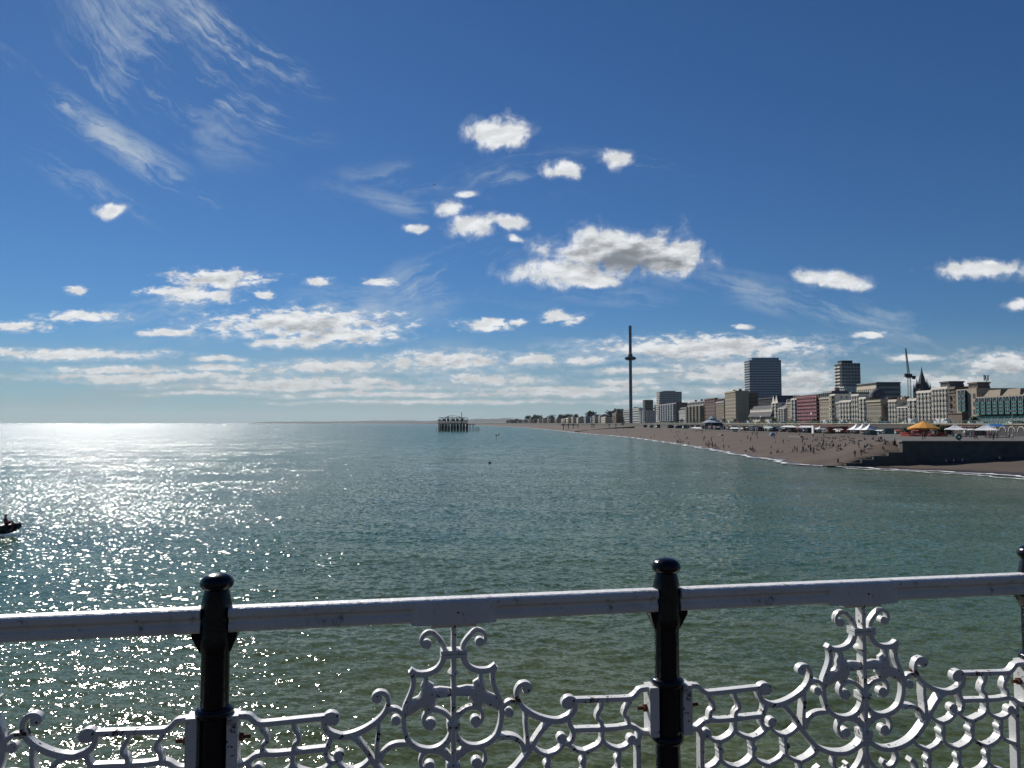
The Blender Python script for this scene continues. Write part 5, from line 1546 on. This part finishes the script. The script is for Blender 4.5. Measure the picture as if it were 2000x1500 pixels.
# ------------------------------------------------------------------ people
M_SKIN = mat('skin', (0.30, 0.17, 0.11), 0.6, var=0.1)
M_HAIR = mat('hair', (0.03, 0.02, 0.015), 0.7)
CL = [('dark', (0.02, 0.022, 0.03)), ('navy', (0.02, 0.03, 0.08)), ('white', (0.55, 0.55, 0.55)), ('red', (0.25, 0.03, 0.03)), ('blue', (0.05, 0.12, 0.28)), ('grey', (0.12, 0.12, 0.13)), ('black', (0.012, 0.012, 0.014))]


def chain(mb, pts, n=6, m=0):
    """one smooth tapering limb through (x, y, z, radius) points"""
    vs = []; P = [Vector(p[:3]) for p in pts]
    for i, p in enumerate(pts):
        d = (P[min(i + 1, len(P) - 1)] - P[max(i - 1, 0)]).normalized()
        ref = Vector((1, 0, 0)) if abs(d.x) < 0.9 else Vector((0, 1, 0))
        a = d.cross(ref).normalized(); b = d.cross(a)
        for k in range(n):
            t = 2 * math.pi * k / n; vs.append(P[i] + (a * math.cos(t) + b * math.sin(t)) * p[3])
    fs = [(i * n + k, i * n + (k + 1) % n, (i + 1) * n + (k + 1) % n, (i + 1) * n + k) for i in range(len(pts) - 1) for k in range(n)]
    fs += [tuple(range(n))[::-1], tuple(range((len(pts) - 1) * n, len(pts) * n))]
    mb.add(vs, fs, m)


def person_mesh(pose, variant, n=6):
    """one continuous figure mesh; slots: 0 skin, 1 top, 2 trousers, 3 hair; faces +y"""
    m = MB(); v = variant
    if pose == 'stand' or pose == 'walk':
        st = 0.22 if pose == 'walk' else 0.04
        for s in (-1, 1):
            f = st * s
            chain(m, [(s * .09, 0, .92, .095), (s * .10, f * .5, .50, .062), (s * .10, f, .10, .042), (s * .10, f + .02, .045, .045), (s * .10, f + .16, .03, .032)], n, 2)
            ax = .22 + .04 * v
            chain(m, [(s * .17, 0, 1.43, .055), (s * ax, -f * .4, 1.15, .043), (s * ax, -f * .8 + .08, .88, .033), (s * ax, -f * .8 + .1, .78, .03)], n, 1 if v == 0 else 0)
        chain(m, [(0, 0, .86, .13), (0, 0, 1.0, .145), (0, 0, 1.15, .13), (0, 0, 1.35, .165), (0, 0, 1.46, .12), (0, 0, 1.52, .055), (0, 0, 1.57, .05)], n + 2, 1)
        hz, hy = 1.66, .01
    elif pose == 'sit':
        for s in (-1, 1):
            chain(m, [(s * .10, 0, .13, .10), (s * .13, .40, .42 if v == 0 else .14, .068), (s * .12, .62 if v == 0 else .78, .07, .045), (s * .12, .76 if v == 0 else .84, .05, .035)], n, 2 if v < 2 else 0)
            chain(m, [(s * .17, -.12, .62, .052), (s * .27, -.2 if v else .05, .36, .04), (s * .22, -.32 if v else .3, .08 if v else .38, .03)], n, 0 if v else 1)
        chain(m, [(0, 0, .06, .15), (0, -.02, .22, .145), (0, -.08, .42, .135), (0, -.12, .60, .165), (0, -.12, .68, .11), (0, -.11, .75, .052), (0, -.1, .80, .05)], n + 2, 1)
        hz, hy = .89, -.08
    else:     # lying on the back
        for s in (-1, 1):
            chain(m, [(s * .09, 0, .12, .095), (s * .13, .42, .14 if v == 0 else .40, .065), (s * .13, .84 if v == 0 else .6, .07, .042), (s * .14, .92 if v == 0 else .7, .1, .035)], n, 0 if v else 2)
            chain(m, [(s * .18, -.5, .12, .05), (s * .32, -.3, .07, .04), (s * .3, -.05, .06, .03)], n, 0)
        chain(m, [(0, .05, .12, .13), (0, -.15, .12, .12), (0, -.45, .13, .15), (0, -.56, .12, .11), (0, -.62, .12, .05), (0, -.66, .13, .05)], n + 2, 1)
        hz, hy = .14, -.77
    # head with chin, nose and hair cap
    vs = []; rings = [(-.125, .035), (-.09, .066), (-.03, .082), (.03, .086), (.08, .07), (.115, .03)]
    nn = n + 2
    for dz, r in rings:
        for k in range(nn):
            t = 2 * math.pi * k / nn
            vs.append((r * .92 * math.cos(t), hy + r * 1.12 * math.sin(t) + .01, hz + dz))
    m.add(vs, [(i * nn + k, i * nn + (k + 1) % nn, (i + 1) * nn + (k + 1) % nn, (i + 1) * nn + k) for i in range(5) for k in range(nn)] + [tuple(range(nn))[::-1]], 0)
    m.add([(-.014, hy + .095, hz - .03), (.014, hy + .095, hz - .03), (0, hy + .125, hz - .025), (0, hy + .095, hz + .03)], [(0, 1, 2), (0, 2, 3), (1, 3, 2)], 0)
    hv = []
    for dz, r in [(-.06 - .1 * (v == 1), .088), (.02, .098), (.075, .082), (.122, .03)]:
        for k in range(nn):
            t = 2 * math.pi * k / nn; front = max(0, math.sin(t))
            hv.append((r * math.cos(t), hy - .02 + r * 1.1 * math.sin(t) * (1 - .35 * front * (dz < .05)), hz + dz + (.07 * front if dz < .05 else 0)))
    m.add(hv, [(i * nn + k, i * nn + (k + 1) % nn, (i + 1) * nn + (k + 1) % nn, (i + 1) * nn + k) for i in range(3) for k in range(nn)] + [tuple(range(3 * nn, 4 * nn))], 3)
    return m


_pm = {}


def person(pose, v, c, loc, rz, label, group, tr=0, n=6, s=1.0):
    key = (pose, v, c, tr, n)
    if key not in _pm:
        mb = person_mesh(pose, v, n)
        me = bpy.data.meshes.new('person'); me.from_pydata([tuple(x) for x in mb.v], [], mb.f)
        for q in (M_SKIN, mat('cloth_' + CL[c][0], CL[c][1], 0.9), mat('cloth_' + CL[tr][0], CL[tr][1], 0.9), M_HAIR): me.materials.append(q)
        me.polygons.foreach_set('material_index', mb.m); me.polygons.foreach_set('use_smooth', [True] * len(mb.f)); me.update()
        _pm[key] = me
    o = bpy.data.objects.new('person', _pm[key]); COL.objects.link(o)
    o.location = loc; o.rotation_euler = (0, 0, rz); o.scale = (s, s, s)
    tag(o, label, 'person', group)
    return o


rg = random.Random(21)


def beach_person(px, py, spread, poses):
    """scatter one figure near a bearing on the shingle"""
    for _ in range(12):
        X = 110; u = (px + rg.gauss(0, spread) - 1000) / F
        y = rg.uniform(200, 700)
        dep = (py + rg.gauss(0, spread * 0.22) - 826) / F
        # march along the ray until it meets the beach
        yy_ = 190
        while yy_ < 800:
            x = u * yy_
            if H - dep * yy_ <= ground_z(x, yy_) and x > shore(yy_) + 1: break
            yy_ += 2
        if yy_ < 800 and x < prom_x(yy_):
            pose = rg.choice(poses); c = rg.choice([0, 0, 0, 1, 2, 3, 4, 5, 6, 6]); v = rg.randrange(2)
            kind = {'stand': 'standing', 'walk': 'walking', 'sit': 'sitting', 'lie': 'lying'}[pose]
            person(pose, v, c, (x, yy_, ground_z(x, yy_) + 0.04), rg.uniform(0, 6.28), 'tiny person in %s top %s on the brown shingle beach' % (CL[c][0], kind), 'people in %s %s on the beach' % (CL[c][0], kind), rg.choice([0, 1, 5, 6]), s=rg.uniform(.95, 1.1))
            return


for (px, py, n, sp, poses) in ((1390, 872, 14, 14, ['stand', 'sit', 'walk']), (1410, 876, 9, 12, ['stand', 'stand', 'sit']), (1462, 880, 9, 9, ['stand', 'sit']), (1520, 888, 5, 8, ['sit', 'lie']),
                               (1560, 883, 14, 14, ['sit', 'sit', 'lie', 'stand']), (1590, 884, 5, 8, ['sit', 'stand']), (1610, 862, 16, 22, ['sit', 'sit', 'lie']), (1632, 875, 18, 18, ['sit', 'lie', 'sit', 'stand']),
                               (1655, 862, 16, 20, ['sit', 'lie', 'sit']), (1705, 862, 14, 16, ['sit', 'sit', 'lie']), (1700, 874, 6, 10, ['sit', 'lie']), (1690, 884, 3, 4, ['sit']), (1570, 855, 12, 30, ['sit', 'stand', 'lie']),
                               (1460, 856, 14, 40, ['stand', 'sit', 'walk']), (1340, 848, 14, 40, ['stand', 'sit']), (1280, 846, 10, 40, ['stand', 'sit']), (1360, 862, 12, 25, ['stand', 'sit', 'walk']), (1500, 868, 8, 30, ['sit', 'walk']),
                               (1740, 868, 7, 12, ['sit', 'lie']), (1600, 872, 16, 26, ['sit', 'lie', 'stand']), (1680, 868, 14, 26, ['sit', 'lie']), (1330, 868, 5, 8, ['stand']), (1200, 845, 6, 30, ['stand'])):
    for _ in range(max(2, round(n * 0.72))): beach_person(px, py, sp, poses)
# those by the groyne
for (x, y, pose, v, c, lab) in ((86.7, 187.6, 'stand', 0, 0, 'dark clothed person standing on the shingle by the lowest groyne steps'), (88.2, 187.4, 'stand', 1, 6, 'person in black beside another by the lower groyne steps'),
                                (82.2, 187.2, 'stand', 0, 5, 'person in grey at the very tip of the groyne steps'), (94.2, 188.3, 'sit', 0, 0, 'person sitting on the shingle above the middle groyne steps')):
    person(pose, v, c, (x, y, ground_z(x, y) + .02 if x > 84 else 0.42), R(170), lab, None, 6, s=1.05)
for i in range(6):
    x = 106.4 + i * 0.72 + rg.uniform(-.15, .15)
    person('sit', i % 2, [2, 0, 2, 1, 5, 2][i], (x, 181.6 + rg.uniform(-.4, .4), beach_z(x - shore(182), 182) + .02), R(180 + rg.uniform(-40, 40)), 'one of a huddle sitting on the sand at the foot of the groyne wall', 'people sitting at the foot of the groyne wall', 1)
for i in range(4):
    x = 118.5 + i * 1.0
    person('sit', i % 2, [0, 2, 6, 1][i], (x, 181.8, beach_z(x - shore(182), 182) + .02), R(180), 'one of a group sitting further right under the groyne wall', 'people sitting further right under the groyne wall', 1)
# on the plaza, the promenade and the road
for i in range(106):
    if i < 24: x, y, z, w = rg.uniform(110, 152), rg.uniform(192, 245), GZ, 'plaza above the groyne'
    elif i < 74: x, y, z, w = rg.uniform(150, 156), rg.uniform(302, 640), Z_PROM, 'lower promenade by the stalls'
    else: x, y, z, w = rg.uniform(174, 176), rg.uniform(235, 560), Z_ROAD, 'upper promenade behind the green railing'
    if i < 24 and x < 97 + (y - 186) * .55 + 6: x += 22
    c = rg.randrange(7); pose = rg.choice(['stand', 'walk'])
    person(pose, i % 2, c, (x, y, z + 0.01), rg.uniform(0, 6.28), 'tiny person in %s top on the %s' % (CL[c][0], w), 'people in %s on the %s' % (CL[c][0], w), rg.choice([0, 1, 5]), s=1.03)

# ------------------------------------------------------------------ things on the water
M_RUB = mat('dark_rubber', (0.02, 0.012, 0.014), 0.55, var=0.3)
M_REDR = mat('red_rubber', (0.16, 0.012, 0.018), 0.5, var=0.2)
bo = empty('inflatable_boat', (-51.3, 73.4, 0.0), R(8), 'dark red and black inflatable boat with two people at the left edge', 'boat')
for s in (-1, 1):
    m = MB(); chain(m, [(-2.3, s * .8, .34, .24), (-1.2, s * .85, .34, .27), (.6, s * .85, .36, .27), (1.6, s * .62, .42, .26), (2.3, s * .22, .52, .22), (2.45, 0, .56, .2)], 14, 0); m.build('tube', M_RUB, bo, smooth=True)
m = MB(); m.add([(-2.2, -.7, .1), (1.7, -.6, .1), (2.3, 0, .25), (1.7, .6, .1), (-2.2, .7, .1), (-2.2, -.7, .3), (1.7, -.6, .3), (2.3, 0, .4), (1.7, .6, .3), (-2.2, .7, .3)], [(4, 3, 2, 1, 0), (5, 6, 7, 8, 9), (0, 1, 6, 5), (1, 2, 7, 6), (2, 3, 8, 7), (3, 4, 9, 8), (4, 0, 5, 9)]); m.build('floor', M_RUB, bo)
m = MB(); m.box(-.1, 1.6, -.5, .5, .45, .62); m.build('seat', M_REDR, bo)
m = MB(); m.box(-2.75, -2.3, -.16, .16, .45, 1.0); m.box(-2.6, -2.45, -.05, .05, -.3, .45); m.build('outboard_motor', W_DARK, bo)
m = MB()
for s in (-1, 1): chain(m, [(-2.2, s * .93, .52, .03), (0, s * 1.0, .56, .03), (1.6, s * .74, .62, .03), (2.4, s * .2, .72, .03)], 6)
m.build('grab_line', M_REDR, bo); bo.scale = (1.05, 1.05, 1.55)
person('sit', 0, 3, (-49.75, 73.4, 0.88), R(-80), 'person in dark red sitting upright nearest the bow of the inflatable boat', None, 6, n=12, s=1.1)
person('sit', 1, 6, (-50.75, 73.2, 0.8), R(-70), 'person in black sitting behind in the inflatable boat, cut by the left edge', None, 6, n=12, s=1.0)
bu = empty('buoy', (-6.1, 203, -0.1), 0, 'small round dark buoy alone in the middle of the sea', 'buoy')
m = MB(); m.lathe([(0.05, -.3), (.33, -.15), (.42, .15), (.34, .45), (.1, .58), (.06, .72)], (0, 0, 0), 14); m.build('float', M_RUB, bu, smooth=True)
m = MB(); m.cyl((0, 0, .7), (0, 0, .95), .04, .04, 6); m.build('ring', M_STEEL, bu)
for i, (x, y, h, lab) in enumerate(((-10.4, 490, 3.2, 'thin dark marker pole in the sea right of the ruined pier'), (-10.9, 610, 1.8, 'second thin marker pole just beyond the first'))):
    mk = empty('marker_pole', (x, y, 0), 0, lab, 'marker pole')
    m = MB(); m.cyl((0, 0, -1), (0, 0, h), .12, .09, 6); m.build('pole', M_IRONB, mk); m = MB(); m.box(-.5, .5, -.06, .06, h - .9, h); m.build('topmark', M_IRONB, mk)
# a gull high up
gu = MB()
chain(gu, [(-.22, 0, 0, .02), (-.1, 0, .01, .055), (.08, 0, .01, .06), (.2, 0, .02, .035), (.27, 0, .02, .01)], 8)
gu.add([(-.08, .03, .03), (.09, .03, .03), (.06, .35, .16), (-.06, .35, .15), (-.12, .68, .08), (-.2, .72, .06), (-.08, .03, .0), (.09, .03, .0), (.06, .35, .13), (-.06, .35, .12), (-.12, .68, .07)],
       [(0, 1, 2, 3), (3, 2, 4), (3, 4, 5), (9, 8, 7, 6), (10, 8, 9)])
gu.add([(-.08, -.03, .03), (.09, -.03, .03), (.06, -.35, .16), (-.06, -.35, .15), (-.12, -.68, .08), (-.2, -.72, .06), (-.08, -.03, .0), (.09, -.03, .0), (.06, -.35, .13), (-.06, -.35, .12), (-.12, -.68, .07)],
       [(3, 2, 1, 0), (4, 2, 3), (5, 4, 3), (6, 7, 8, 9), (9, 8, 10)])
gy = 170.0
o = gu.build('gull', mat('gull_grey', (0.12, 0.12, 0.13), 0.8), loc=((846 - 1000) / F * gy, gy, H + sky_pt(846, 361)[1] * gy), rz=R(25))
tag(o, 'lone small dark bird high in the sky left of centre', 'bird')

# ------------------------------------------------------------------ sea air
hz_ = MB(); hz_.box(-9000, 9000, -900, 17500, -6, 240)
hm = bpy.data.materials.new('sea_haze'); hm.use_nodes = True; hn = hm.node_tree; hn.nodes.clear()
ho = hn.nodes.new('ShaderNodeOutputMaterial'); hp = hn.nodes.new('ShaderNodeVolumePrincipled'); hn.links.new(hp.outputs[0], ho.inputs['Volume'])
hp.inputs['Color'].default_value = (0.80, 0.88, 0.97, 1); hp.inputs['Density'].default_value = 0.000015; hp.inputs['Anisotropy'].default_value = 0.3
if HAZE:
    tag(hz_.build('haze', hm), 'thin sea haze', None, None, 'stuff')
